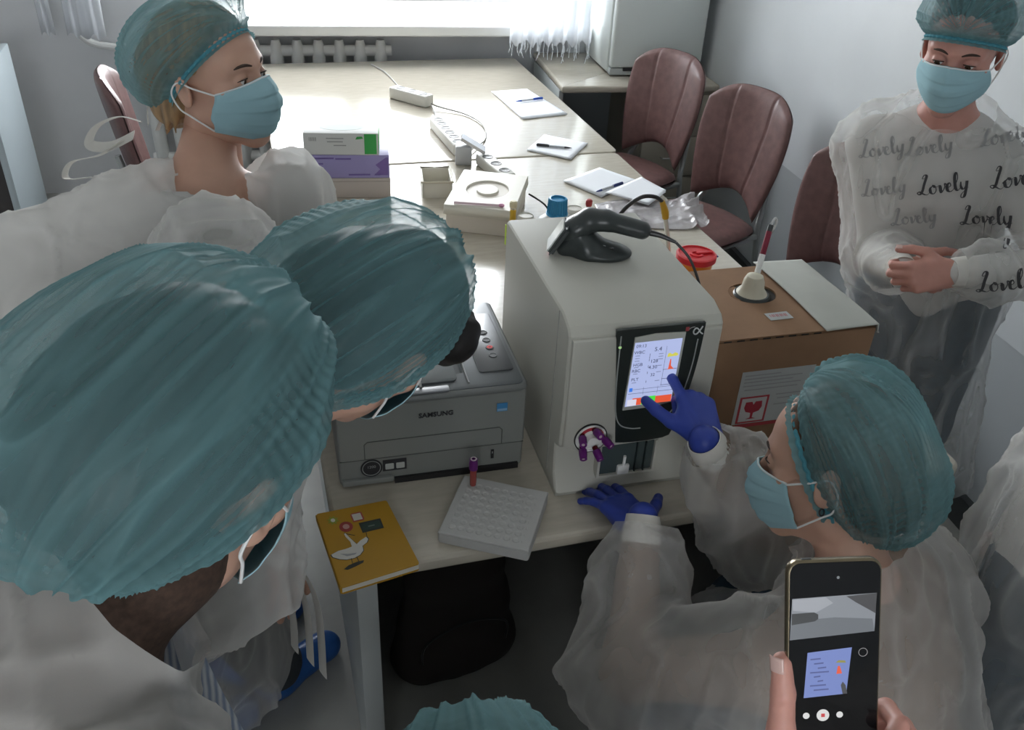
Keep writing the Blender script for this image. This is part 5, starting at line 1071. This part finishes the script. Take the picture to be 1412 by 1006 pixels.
def person(name, label, D, group=None):
    """D: H head centre, f/u head axes, N neck base, shL.. joints, P pelvis"""
    J = {k: A(*v) for k, v in D.items() if k not in ('opt', 'gaze')}; o = D.get('opt', {})
    H, B = J['H'], basis(J['f'], J['u']); P = J['P']; L0 = A(P[0], P[1], 0.)
    root = thing(name, label, 'person', tuple(L0), 0, group)
    right = nz(J['shR']-J['shL']); N = J['N']; ch = N*.62+P*.38+A(*o.get('chest', (0, 0, 0))); ws = N*.25+P*.75
    if 'elR' not in J: J['elR'] = ik(J['shR'], J['wrR'], .285, .245, o.get('poleR', (0, 0, -1)))
    if 'elL' not in J: J['elL'] = ik(J['shL'], J['wrL'], .285, .245, o.get('poleL', (0, 0, -1)))
    hipL, hipR = P-right*.085-A(0, 0, .05), P+right*.085-A(0, 0, .05)
    def torso(s, g, kk=.05):
        s.cap(ch, ws, .098+g, .090+g, kk, (right, 1.42)); s.cap(ws, P, .090+g, .102+g, kk, (right, 1.5)); s.cap(J['shL'], J['shR'], .050+g, .050+g, kk); s.cap(N-(N-ch)*.25, ch, .070+g, .098+g, kk, (right, 1.6))
    def arms(s, g0, g1, g2, kk=.03, sides='LR'):
        for q in sides:
            if g2 > .02: m_ = J['el'+q]*.32+J['wr'+q]*.68; s.chain([J['sh'+q], J['el'+q], m_, J['wr'+q]], [.047+g0, .038+g1, .030+g2, .034], kk)
            else: s.chain([J['sh'+q], J['el'+q], J['wr'+q]], [.047+g0, .038+g1, .026+g2], kk)
    def legs(s, g0, g1, g2, kk=.03):
        for q, hp in (('L', hipL), ('R', hipR)): s.chain([hp, J['kn'+q], J['an'+q]], [.085+g0, .058+g1, .040+g2], kk)
    # one continuous body (coarse trunk, finer head and hands joined into one mesh)
    s = Sdf(); torso(s, 0); arms(s, 0, 0, 0); legs(s, 0, 0, 0); nb_ = H+B @ A(0, -.03, -.10); s.cap(nb_, N, .050, .056, .04)
    for q in 'LR': s.cap(J['an'+q]-A(0, 0, .03), J['an'+q]+J.get('toe', nz(A(J['f'][0], J['f'][1], 0)))*.13-A(0, 0, .055), .036, .026, .02)
    parts = [s.mesh(.009, 2), (H+HEAD[0] @ B.T, HEAD[1])]; hands = {}
    for q, sd in (('L', -1), ('R', 1)):
        hm = o.get('hand'+q, RELAX); dd = J.get('hd'+q, J['wr'+q]-J['el'+q]); nn = J.get('hn'+q, A(0, 0, 1)+.3*right*sd); hands[q] = (place_hand(hm, J['wr'+q]+nz(dd)*.012, dd, nn, sd), hm, nz(dd)); parts.append(hands[q][0])
    V, Q = join(*parts); body = mk('body', V-L0, Q, o.get('skin', m_skin), root)
    for q in o.get('gloves', ''):
        (V, Q), hm, dd = hands[q]; V, Q = cull(V, Q, ((V-J['wr'+q]) @ dd) > -.02); V = V+vnormals(V, Q)*.0010; d_ = nz(J['wr'+q]-J['el'+q]); s = Sdf(); s.cap(J['wr'+q]-d_*.03, J['wr'+q]+d_*.018, .0285, .0270, .01); V, Q = join((V, Q), s.mesh(.003, 2))
        gl = mk('glove', V-L0, Q, m_glove, root)
    for q in o.get('nails', ''):
        hm = hands[q][1]; sd = -1 if q == 'L' else 1; d = hands[q][2]; n = J['hn'+q]; n = nz(n-d*(n@d)); T = np.cross(n, d)*sd; M3 = np.stack([T, d, n], 1)
        for c, dd_, up_, r in hm[2]:
            b = basis(dd_, up_); V, Qn = grid(lambda u, v: np.stack([(u-.5)*r*1.6, (v-.35)*.013, r*(.86+.32*np.sqrt(np.clip(1-((u-.5)*1.7)**2, 0, 1)))-.0012], 1), 8, 6); V, Qn = thicken(V, Qn, .0006)
            V = c+V @ b.T; V = J['wr'+q]+d*.012+V @ M3.T; mk('fingernail', V-L0, Qn if sd == -1 else Qn[:, ::-1], mat('nail', (.62, .42, .38), .2), root)
    # trousers, shirt, shoes
    s = Sdf(); s.cap(ws, P, .092, .106, .04, (right, 1.5)); legs(s, .010, .016, .030); V, Q = s.mesh(.009, 2); V = folds(V, Q, .004, (14, 14, 22), 3.); mk('trousers', V-L0, Q, o.get('trousers', m_jean), root)
    s = Sdf(); torso(s, .008); arms(s, .010, .012, .008); col = o.get('collar');
    if col: s.cap(N, N+nz(nb_-N)*col, .066, .061, .03)
    V, Q = s.mesh(.009, 2); V = folds(V, Q, .003, (14, 14, 14), 5.); rc_ = o.get('gown', {}).get('ring')
    if rc_: V, Q = ring_cut(V, Q, N+A(*rc_[1]), nz(nb_-N), rc_[0]+.012, (right, 1.25))
    shirt = mk('shirt', V-L0, Q, o.get('shirt', mat('shirt_pale', (.55, .53, .50), .85)), root)
    for q in 'LR':
        s = Sdf(); a = J['an'+q]; t_ = J.get('toe', nz(A(J['f'][0], J['f'][1], 0))); s.cap(a-A(0, 0, .02), a-A(0, 0, .05), .052, .05, .03); s.cap(a-A(0, 0, .052), a+t_*.145-A(0, 0, .060), .048, .040, .03)
        V, Q = s.mesh(.007, 2); V[:, 2] = np.maximum(V[:, 2], .001); V = folds(V, Q, .006, (25, 25, 25), 9., .002); V[:, 2] = np.maximum(V[:, 2], .001); mk('shoe_cover', V-L0, Q, m_shoec, root)
    # gown
    gk = o.get('gown', {}); sl = gk.get('sleeve', (.040, .050, .034)); mg = gk.get('mat', m_gown)
    s = Sdf(); torso(s, gk.get('g', .024)); arms(s, *sl, kk=.05); hem = gk.get('hem', P-A(0, 0, .50)); fl = gk.get('flare', .19)
    s.cap(ws, hem, .125, fl, .06, (right, 1.3)); nu = nz(nb_-N); gk.get('ring') or s.cap(N-nu*.02, N+nu*.09, gk.get('neck', .078), gk.get('neck', .078)*.92, .03, (right, 1.12))
    if 'lap' in gk:
        for a, b, r1, r2 in gk['lap']: s.cap(a, b, r1, r2, .06)
    for q in 'LR': d = nz(J['wr'+q]-J['el'+q]); s.cap(J['wr'+q]-d*.03, J['wr'+q]+d*.022, .036, .033, .02)
    V, Q = s.mesh(gk.get('h', .0065), 2); V = folds(V, Q, gk.get('amp', .009), gk.get('sc', (14, 14, 2.2)), gk.get('seed', 1.), .002); V = lap(V, Q, 1, .4)
    rc_ = gk.get('ring')
    if rc_: keepf = folds.f; V, Q = ring_cut(V, Q, N+A(*rc_[1]), nu, rc_[0], (right, 1.25)); folds.f = np.zeros(len(V))+.1
    gown = mk('isolation_gown', V-L0, Q, mg, root); at = gown.data.attributes.new('fold', 'FLOAT', 'POINT'); at.data.foreach_set('value', np.clip(folds.f, 0, 1).astype(np.float32)); ncut = gk.get('ncut', .045)
    if not rc_: cutn = nz(nu+A(*gk.get('ntilt', (0, 0, 0)))); bisect_local(gown, N+nu*ncut-L0, cutn, gk.get('nR', .16))
    if 'ntilt' in gk and not rc_: bisect_local(shirt, N+nu*(ncut-.012)-L0, cutn, gk.get('nR', .16))
    for q in 'LR': d = nz(J['wr'+q]-J['el'+q]); bisect_local(gown, J['wr'+q]+d*.004-L0, d, .075); 
    for q in 'LR':
        d = nz(J['wr'+q]-J['el'+q]); x, y, z = frame_of(d); c = Vector(J['wr'+q]-L0); bm = BM()
        lathe(bm, [(.0352, -.03), (.0352, -.012), (.0335, .006), (.0305, .020), (.0288, .020), (.030, -.03)], 28, c, d, ring=True); build('cuff', bm, mat('cuff_knit', (.62, .60, .56), .9), root)
    bisect_local(gown, A(hem[0], hem[1], gk.get('cutz', hem[2]))-L0, (0, 0, -1), .75)
    # head wear
    if o.get('hair') is not None: add_hair(root, L0, H, B, o['hair'], o.get('bun'), o.get('strands', ()), o.get('cap', {}), o.get('fill', .80))
    add_cap(root, L0, H, B, **o.get('cap', {}))
    add_mask(root, L0, H, B, **o.get('maskk', {}))
    add_eyes(root, L0, H, B, D.get('gaze', J['f']))
    return root, gown, L0, J
h_dark = hair_mat('hair_dark_brown', (.022, .014, .010)); h_brown = hair_mat('hair_brown', (.10, .055, .03)); h_black = hair_mat('hair_black', (.008, .007, .007)); h_fair = hair_mat('hair_fair', (.32, .20, .10))
def pose(n, **k): D = dict(POSE[n]); o = k.pop('opt', {}); D.update(k); D['opt'] = o; return D
FLAT = make_hand(curl=((6, 10, 8), (4, 8, 8), (4, 10, 8), (6, 12, 8)), splay=(9, 2, -6, -15), thumb=((.85, .5, -.1), (.75, .65, .05), (.65, .75, 0)))
POINT = make_hand(curl=((14, 8, 6), (72, 88, 55), (76, 90, 55), (76, 88, 55)), splay=(2, 2, -2, -6), thumb=((.72, .62, -.3), (.62, .76, -.2), (.50, .84, -.2)))
CLASP = make_hand(curl=((38, 62, 30), (42, 64, 32), (46, 64, 32), (50, 62, 30)), splay=(3, 1, -1, -4), thumb=((.75, .58, -.25), (.30, .92, -.2), (.1, .97, -.2)))
# woman at the left behind the table
r1, g1, L1, J1 = person('person', 'person in a white gown and blue mask, facing right, left of the long table', pose('P1', gaze=(.9, -.35, -.2), opt=dict(hair=h_fair, bun=((0, -.10, -.05), (.05, .045, .05)), strands=(((.055, -.07, -.05), (.058, -.085, -.085), .012, .005), ((.04, -.08, -.05), (.045, -.10, -.10), .012, .004), ((.06, -.055, -.05), (.066, -.062, -.09), .009, .003)),
    cap=dict(tilt=40, bulge=1.05, high=.92, back=.02, seed=3), gown=dict(ring=(.080, (.015, .012, 0)), seed=2., mat=m_gownd, sleeve=(.032, .055, .04)), shirt=mat('shirt_white', (.60, .59, .57), .85))))
# person bending over the printer
r2, g2, L2, J2 = person('person', 'person bowing over the grey printer, dark fringe showing below a teal cap', pose('P2', opt=dict(hair=h_black, bun=((0, -.10, .03), (.055, .05, .055)), strands=(((-.042, .072, .055), (.042, .072, .055), .040, .040), ((-.03, .092, .045), (.035, .092, .045), .034, .034), ((-.06, .05, .05), (-.072, .058, .005), .022, .014)),
    cap=dict(tilt=66, bulge=1.35, high=1.10, back=.03, off=(0, -.004, -.018), seed=11, grid_n=(420, 180), wr=.9), gown=dict(mat=m_gownt, seed=4., amp=.014, hem=(-.27, .22, .35), flare=.17), trousers=m_jean2, shirt=mat('shirt_grey', (.30, .30, .29), .85))))
# person in the left foreground
r3, g3, L3, J3 = person('person', 'person in the left foreground with a large teal cap, leaning over the notebook', pose('P3', opt=dict(hair=h_dark, bun=((0, -.10, .02), (.06, .055, .06)), cap=dict(tilt=55, bulge=1.25, high=1.15, back=.03, seed=23, grid_n=(420, 180)), gown=dict(seed=6., mat=m_gown, neck=.088, ncut=.07, nR=.125, amp=.010), trousers=m_jean2, collar=.10,
    shirt=mat('knit_brown', (.05, .028, .019), .9, noise=.4, nscale=1., stretch=(160, 160, 160)))))
# seated operator
r4, g4, L4, J4 = person('person', 'seated person in blue gloves pointing at the analyser screen, face in profile to the left', pose('P4', hdL=(-.12, .98, -.22), hnL=(0, .2, 1), hdR=(.10, .90, .42), hnR=(.2, -.38, .9), gaze=(-.5, .8, -.1), poleL=(0, 0, -1), opt=dict(hair=h_brown, bun=None, handL=FLAT, handR=POINT, gloves='LR', poleL=(-.5, -.3, -1), poleR=(.6, -.2, -.7),
    cap=dict(tilt=64, bulge=1.02, high=1.02, back=.0, seed=37, grid_n=(420, 180), off=(0, .016, -.012)), maskk=dict(drop=.014), gown=dict(mat=m_gownt, seed=8., ncut=.065, sleeve=(.050, .062, .044), amp=.012, hem=(.748, -.556, .46), flare=.18, cutz=.28, lap=[((.66, -.50, .50), (.53, -.22, .50), .13, .12), ((.85, -.50, .50), (.72, -.15, .50), .13, .12), ((.72, -.60, .5), (.72, -.60, .30), .17, .18)]),
    shirt=mat('shirt_beige', (.23, .17, .135), .85))))
# woman standing by the right wall
r5, g5, L5, J5 = person('person', 'person in a lettered white gown standing by the right wall with hands clasped', pose('P5', hdL=(-.86, .35, -.22), hnL=(-.50, -.80, .25), hdR=(.85, -.40, -.15), hnR=(-.5, -.8, .2), gaze=(-.75, -.50, -.50), opt=dict(hair=h_dark, bun=((0, -.09, .0), (.04, .04, .04)), strands=(((.076, -.03, -.03), (.085, -.05, -.06), .006, .002),), handL=CLASP, handR=CLASP, skin=m_skin2, nails='L', poleR=(.35, .1, -1), poleL=(.8, -.5, -.2),
    cap=dict(tilt=24, bulge=.95, high=.86, back=.01, seed=41), gown=dict(mat=m_gownx, seed=12., amp=.010, neck=.085, ncut=.035, sleeve=(.034, .045, .03), hem=(1.60, .48, .34), flare=.17), shirt=mat('shirt_white', (.60, .59, .57), .85))))
# person at the right edge
r7, g7, L7, J7 = person('person', 'person at the right edge of the picture, gown over dark jeans', pose('P7', opt=dict(hair=h_dark, cap=dict(seed=53), gown=dict(mat=m_gownx, seed=15., amp=.014, hem=(1.22, -.36, .36), flare=.19), shirt=mat('shirt_white', (.60, .59, .57), .85))))
# person at the bottom edge
r6, g6, L6, J6 = person('person', 'person at the bottom edge, only the pale blue cap in view', pose('P6', opt=dict(hair=h_brown, cap=dict(seed=61, tilt=40, bulge=1.4, high=.92), trousers=m_jean2, gown=dict(seed=17., hem=(.048, -1.02, .48), cutz=.34, lap=[((-.04, -.99, .52), (-.06, -.66, .52), .12, .11), ((.14, -.99, .52), (.15, -.66, .52), .12, .11)]))))
GRIP = make_hand(tup=(.28, -.75, -.6), curl=((8, 82, 45), (8, 84, 45), (10, 84, 45), (10, 84, 45)), splay=(2, 0, -2, -5), thumb=((.88, .34, -.30), (.95, .30, -.08), (.95, .28, .05)))
r8, g8, L8, J8 = person('person', 'person at the lower right holding up the black smartphone with the left hand', pose('P8', opt=dict(hair=h_dark, handL=GRIP, skin=m_skin2, nails='L', poleL=(.3, .2, -1), cap=dict(seed=71), gown=dict(seed=19., hem=(.66, -1.2, .36)))))
# ------------------------------------------------------------------ smartphone
PT, PX, PY = Vector((0.3461, -0.7005, 1.3945)), PHX, PHY
PZ = PX.cross(PY); ph = thing('smartphone', 'black smartphone held upright, its screen filming the analyser', 'phone', (0, 0, 0), 0)
pw_, pl_ = .0762, .162
Mp = Matrix.Identity(4)
for i, a in enumerate((PX, PY, PZ)): Mp[0][i], Mp[1][i], Mp[2][i] = a
Mp.translation = PT; ph.location = PT-PY*pl_; ph.rotation_euler = Mp.to_euler(); _pinv = Matrix.Translation((0, pl_, 0))
def ppart(name, bm, m, par, smooth=False): bm.transform(_pinv); return build(name, bm, m, par, smooth)
bm = BM(); prism(bm, rrect(-pw_/2, pw_/2, -pl_, 0, .010, 6), -.0085, 0, .0022, 'xy', 3); shl = ppart('phone_shell', bm, mat('phone_gold_frame', (.20, .165, .11), .25, metal=.8), ph, True)
bm = BM(); prism(bm, rrect(-pw_/2+.0018, pw_/2-.0018, -pl_+.0018, -.0018, .009, 6), -.0005, .0006, 0); gls = ppart('phone_glass', bm, mat('phone_black_glass', (.006, .006, .007), .08), ph)
def pc(u, v): return (-pw_/2+u*pw_, -v*pw_)
def pshape(name, pts, m, z=.0007, par=None): bm = BM(); prism(bm, [pc(*p) for p in pts], z, z+.0001); return ppart(name, bm, m, par or gls)
def circ(u, v, r, n=24): return [(u+r*math.cos(a), v+r*math.sin(a)) for a in np.linspace(0, 2*PI, n+1)[:-1]]
pshape('preview_image', [(.05, .41), (.94, .375), (.925, .80), (.03, .87)], em('preview_grey', (.25, .27, .30), .8)); 
pshape('preview_image_shade', [(.62, .40), (.94, .375), (.93, .60), (.72, .47)], em('preview_dark', (.06, .06, .065), .8), .0009)
pshape('preview_image_light', [(.05, .42), (.40, .40), (.48, .47), (.30, .57), (.06, .54)], em('preview_light', (.36, .38, .42), .8), .0009)
pshape('preview_image_low', [(.045, .66), (.50, .63), (.90, .66), (.925, .80), (.03, .87)], em('preview_mid', (.15, .165, .185), .8), .00085)
pshape('preview_image_device', [(.045, .575), (.28, .565), (.325, .59), (.325, .64), (.29, .665), (.045, .70)], em('preview_device', (.035, .037, .04), .8), .0011)
pshape('preview_screen', [(.22, 1.02), (.69, .975), (.64, 1.50), (.185, 1.535)], em('preview_blue', (.20, .27, .62), .75))
for k in range(8): pshape('preview_text', [(.25+.04*(k % 3), 1.09+.05*k), (.36+.03*(k % 4), 1.082+.05*k), (.36+.03*(k % 4), 1.097+.05*k), (.25+.04*(k % 3), 1.105+.05*k)], em('preview_ink', (.12, .15, .40), .6), .0009)
pshape('preview_red', [(.53, 1.27), (.545, 1.18), (.565, 1.18), (.59, 1.265)], em('screen_red', (.9, .12, .05), .75), .0009)
pshape('preview_yellow', [(.52, 1.14), (.55, 1.115), (.62, 1.12), (.63, 1.145)], em('preview_olive', (.35, .33, .08), .7), .0009)
pshape('preview_finger', [(.58, 1.40), (.60, 1.36), (.63, 1.40), (.65, 1.50), (.60, 1.50)], em('preview_dark', (.06, .06, .065), .8), .0009)
m_ui = em('ui_white', (.75, .75, .74), .8)
for u, r in ((.215, .036), (.395, .068), (.575, .036)): pshape('camera_button', circ(u, 1.74, r), m_ui)
pshape('stop_mark', [(.375, 1.72), (.415, 1.72), (.415, 1.76), (.375, 1.76)], em('ui_red', (.6, .05, .06), .8), .0009)
bm = BM(); c_ = pc(.81, 1.035); lathe(bm, [(.0033, 0), (.0037, 0), (.0037, .0001), (.0033, .0001)], 24, (c_[0], c_[1], .0007), ring=True); ppart('mode_ring', bm, em('ui_grey', (.3, .3, .3), .8), gls)
pshape('front_camera', circ(.53, .19, .016), mat('lens_grey', (.25, .26, .27), .2))
bm = BM(); box(bm, (-.026, -.0015, -.006), (-.018, .0006, -.0025), .0005); ppart('top_key', bm, m_blk, shl)
# ------------------------------------------------------------------ lettering on the standing woman's gown
LET = [[(1.0, 1.75), (.72, 1.75), (.95, 2.12), (1.17, 1.95), (.92, 1.2), (.66, .35), (.35, .02), (.12, .2), (.36, .32), (.75, .08), (1.1, -.02), (1.38, .2)],
       [(1.80, .95), (1.46, .62), (1.5, .15), (1.8, .0), (2.06, .35), (2.0, .8), (1.8, .95), (1.95, .70), (2.25, .80)], [(2.25, .85), (2.42, .75), (2.52, .05), (2.86, .6), (2.85, .95), (3.1, .78)],
       [(3.05, .42), (3.44, .62), (3.36, .95), (3.1, .7), (3.14, .15), (3.45, 0), (3.78, .3)], [(3.76, .3), (4.15, 1.3), (4.10, 1.95), (3.9, 1.6), (3.9, .4), (4.1, 0), (4.38, .28)],
       [(4.46, .92), (4.44, .4), (4.65, .08), (4.95, .5), (5.06, .95), (4.95, .2), (4.72, -.7), (4.4, -.8), (4.48, -.4), (5.2, .25)]]
m_let = mat('gown_print', (.055, .055, .06), .9); m_letf = mat('gown_print_faded', (.28, .28, .28), .9)
def flat_word():
    V, Q = [], []
    for st in LET:
        P = spline([(x-2.6, y-.5, 0) for x, y in st], 10); n = len(P); b = len(V)
        for i, p in enumerate(P):
            d = (P[min(i+1, n-1)]-P[max(i-1, 0)]).normalized(); nn = Vector((-d.y, d.x, 0)); wd = .05+.10*max(0, -d.y)**1.5; wd *= min(1, .35+4*min(i, n-1-i)/n)
            V += [p+nn*wd, p-nn*wd]
        Q += [(b+2*i, b+2*i+1, b+2*i+3, b+2*i+2) for i in range(n-1)]
    return np.array([tuple(v) for v in V]), np.array(Q)
def stamp_words(root, gown, L0, fb, words):
    bm = bmesh.new(); bm.from_mesh(gown.data); bvh = BVHTree.FromBMesh(bm); bm.free(); V0, Q0 = flat_word(); d = Vector(fb).normalized(); ex = Vector((0, 0, 1)).cross(d)*-1; ex = d.cross(Vector((0, 0, 1)))*-1
    for (cx, cz, s_, rot, mm) in words:
        a = math.radians(rot); out = []; ok = []
        for x, y, _ in V0:
            X = (x*math.cos(a)-y*math.sin(a))*s_+cx; Z = (x*math.sin(a)+y*math.cos(a))*s_+cz
            o = Vector((0, 0, Z))+ex*X+d*1.0; h = bvh.ray_cast(o, -d)
            if h[0] is None or h[1].dot(d) < .12: out.append((0, 0, 0)); ok.append(False)
            else: out.append(tuple(h[0]+h[1]*.0016)); ok.append(True)
        V, Q = np.array(out), Q0; V, Q = cull(V, Q, np.array(ok))
        if len(Q): 
            Lm = np.linalg.norm(V[Q[:, 0]]-V[Q[:, 2]], axis=1); Q = Q[Lm < .03]
            mk('printed_word', V, Q, mm, gown)
LW = [(-.10, 1.235, .020, 20, 2), (.045, 1.285, .020, 20, 2), (-.045, 1.155, .0215, 20, 1), (.10, 1.205, .0215, 20, 1), (.245, 1.255, .0215, 20, 1), (-.085, 1.065, .020, 20, 2), (.065, 1.105, .0215, 20, 1), (.215, 1.15, .0215, 20, 1), (-.17, 1.12, .020, 20, 2), (.135, 1.02, .0215, 20, 1), (.275, 1.05, .0215, 20, 1), (-.20, 1.21, .020, 20, 2)]
stamp_words(r5, g5, L5, (-.70, -.71, .12), [(x, z, s_, r_, m_let if k == 1 else m_letf) for x, z, s_, r_, k in LW])
# ------------------------------------------------------------------ ties, collar details
m_tie = mat('tie_nonwoven', (.70, .69, .66), .85, alpha=.85, translucent=.3)
def ribbon(name, P, w_, root, L0, up=(0, 0, 1), m=None, sm=6): bm = BM(); tube(bm, [Vector(p)-Vector(tuple(L0)) for p in P], w_, 8, sm, flat=.08, up=up); return build(name, bm, m or m_tie, root)
ribbon('gown_tie', [(-.262, .700, 1.335), (-.30, .705, 1.345), (-.345, .715, 1.325), (-.365, .72, 1.29), (-.33, .715, 1.285), (-.28, .70, 1.31)], .016, r1, L1, (0, -1, .3))
ribbon('gown_tie', [(-.25, .70, 1.33), (-.245, .705, 1.365), (-.225, .71, 1.385), (-.215, .70, 1.36), (-.235, .69, 1.32)], .013, r1, L1, (0, -1, 0))
ribbon('gown_tie', [(-.30, .70, 1.30), (-.35, .71, 1.27), (-.405, .72, 1.255), (-.42, .715, 1.225), (-.375, .70, 1.23)], .014, r1, L1, (0, -1, .5))
ribbon('gown_tie', [(-.135, .05, .80), (-.105, .04, .835), (-.075, .035, .83), (-.065, .03, .795), (-.085, .03, .775), (-.12, .035, .785)], .013, r2, L2, (1, 0, 0))
for k, (x, y) in enumerate(((-.10, .03), (-.075, .02), (-.055, .01))): ribbon('gown_tie', [(x-.03, y+.02, .79), (x, y, .74), (x+.012, y-.01, .66), (x+.008, y-.012, .56-.03*k)], .014, r2, L2, (.5, -.8, 0))
cW = Vector(tuple(J5['N']*.32+J5['P']*.68)); rt = Vector(tuple(nz(J5['shR']-J5['shL']))); fw_ = Vector((-.70, -.71, 0))
kn = cW+rt*.125+fw_*.115
ribbon('gown_tie', [kn+Vector((0, 0, .02)), kn+fw_*.012+Vector((0, 0, .0)), kn+rt*.01-Vector((0, 0, .05)), kn+rt*.02-Vector((0, 0, .12))], .008, r5, L5, (.7, -.7, 0))
ribbon('gown_tie', [kn+Vector((0, 0, .012)), kn+rt*.03+fw_*.01+Vector((0, 0, -.01)), kn+rt*.04-Vector((0, 0, .06)), kn+rt*.045-Vector((0, 0, .10))], .007, r5, L5, (.7, -.7, 0))
bm = BM(); lathe(bm, [(0, -.012), (.010, -.006), (.011, .004), (.006, .012), (0, .013)], 12, kn+fw_*.008-Vector(tuple(L5)), (.3, .2, 1)); build('tie_knot', bm, m_tie, r5)
# striped blouse front showing in the left person's open gown
def blouse(u, v):
    a = A(-.222, -.500, 1.262); b = A(-.165, -.60, 1.13); c = a+(b-a)*v[:, None]; return c+np.stack([(u-.5)*.085, (u-.5)*.030, .012*np.cos((u-.5)*3)+.004*np.sin(v*9)], 1)-L3
V, Q = grid(blouse, 20, 24); V, Q = thicken(V, Q, .002)
m_str = mat('striped_cotton', (.45, .47, .52), .85); nt = m_str.node_tree; tcn = nt.nodes.new('ShaderNodeTexCoord'); wv = nt.nodes.new('ShaderNodeTexWave'); wv.inputs['Scale'].default_value = 55; wv.inputs['Distortion'].default_value = 1.5; wv.bands_direction = 'X'
rp = nt.nodes.new('ShaderNodeValToRGB'); rp.color_ramp.elements[0].color = (.20, .24, .33, 1); rp.color_ramp.elements[1].color = (.52, .53, .55, 1)
nt.links.new(tcn.outputs['Object'], wv.inputs[0]); nt.links.new(wv.outputs[0], rp.inputs[0]); nt.links.new(rp.outputs[0], nt.nodes['Principled BSDF'].inputs['Base Color'])
bf = mk('blouse_front', V, Q, m_str, r3)
# earring
eb = J4['H']+basis(J4['f'], J4['u']) @ A(-.080, -.008, -.045)-L4; bm = BM(); tube(bm, [Vector(eb)+Vector((.004*math.cos(t), .002*math.sin(t), .005*math.sin(t))) for t in np.linspace(0, 2*PI, 14)], .0012, 6); build('earring', bm, m_blk, r4)
for lb, x, y, z in (('dark stool under the seated person in blue gloves', .748, -.58, .44), ('dark stool under the person at the bottom edge', .117, -.89, .34)):
    t = thing('stool', lb, 'stool', (x, y, 0), 0, None); bm = BM(); lathe(bm, [(0, z-.045), (.15, z-.045), (.165, z-.035), (.165, z-.012), (.15, z), (0, z)], 32); build('seat', bm, m_blk, t)
    for k in range(4): a = PI/4+k*PI/2; bm = BM(); cyl(bm, (.10*math.cos(a), .10*math.sin(a), z-.045), (.17*math.cos(a), .17*math.sin(a), 0), .012); build('leg', bm, m_tub, t)
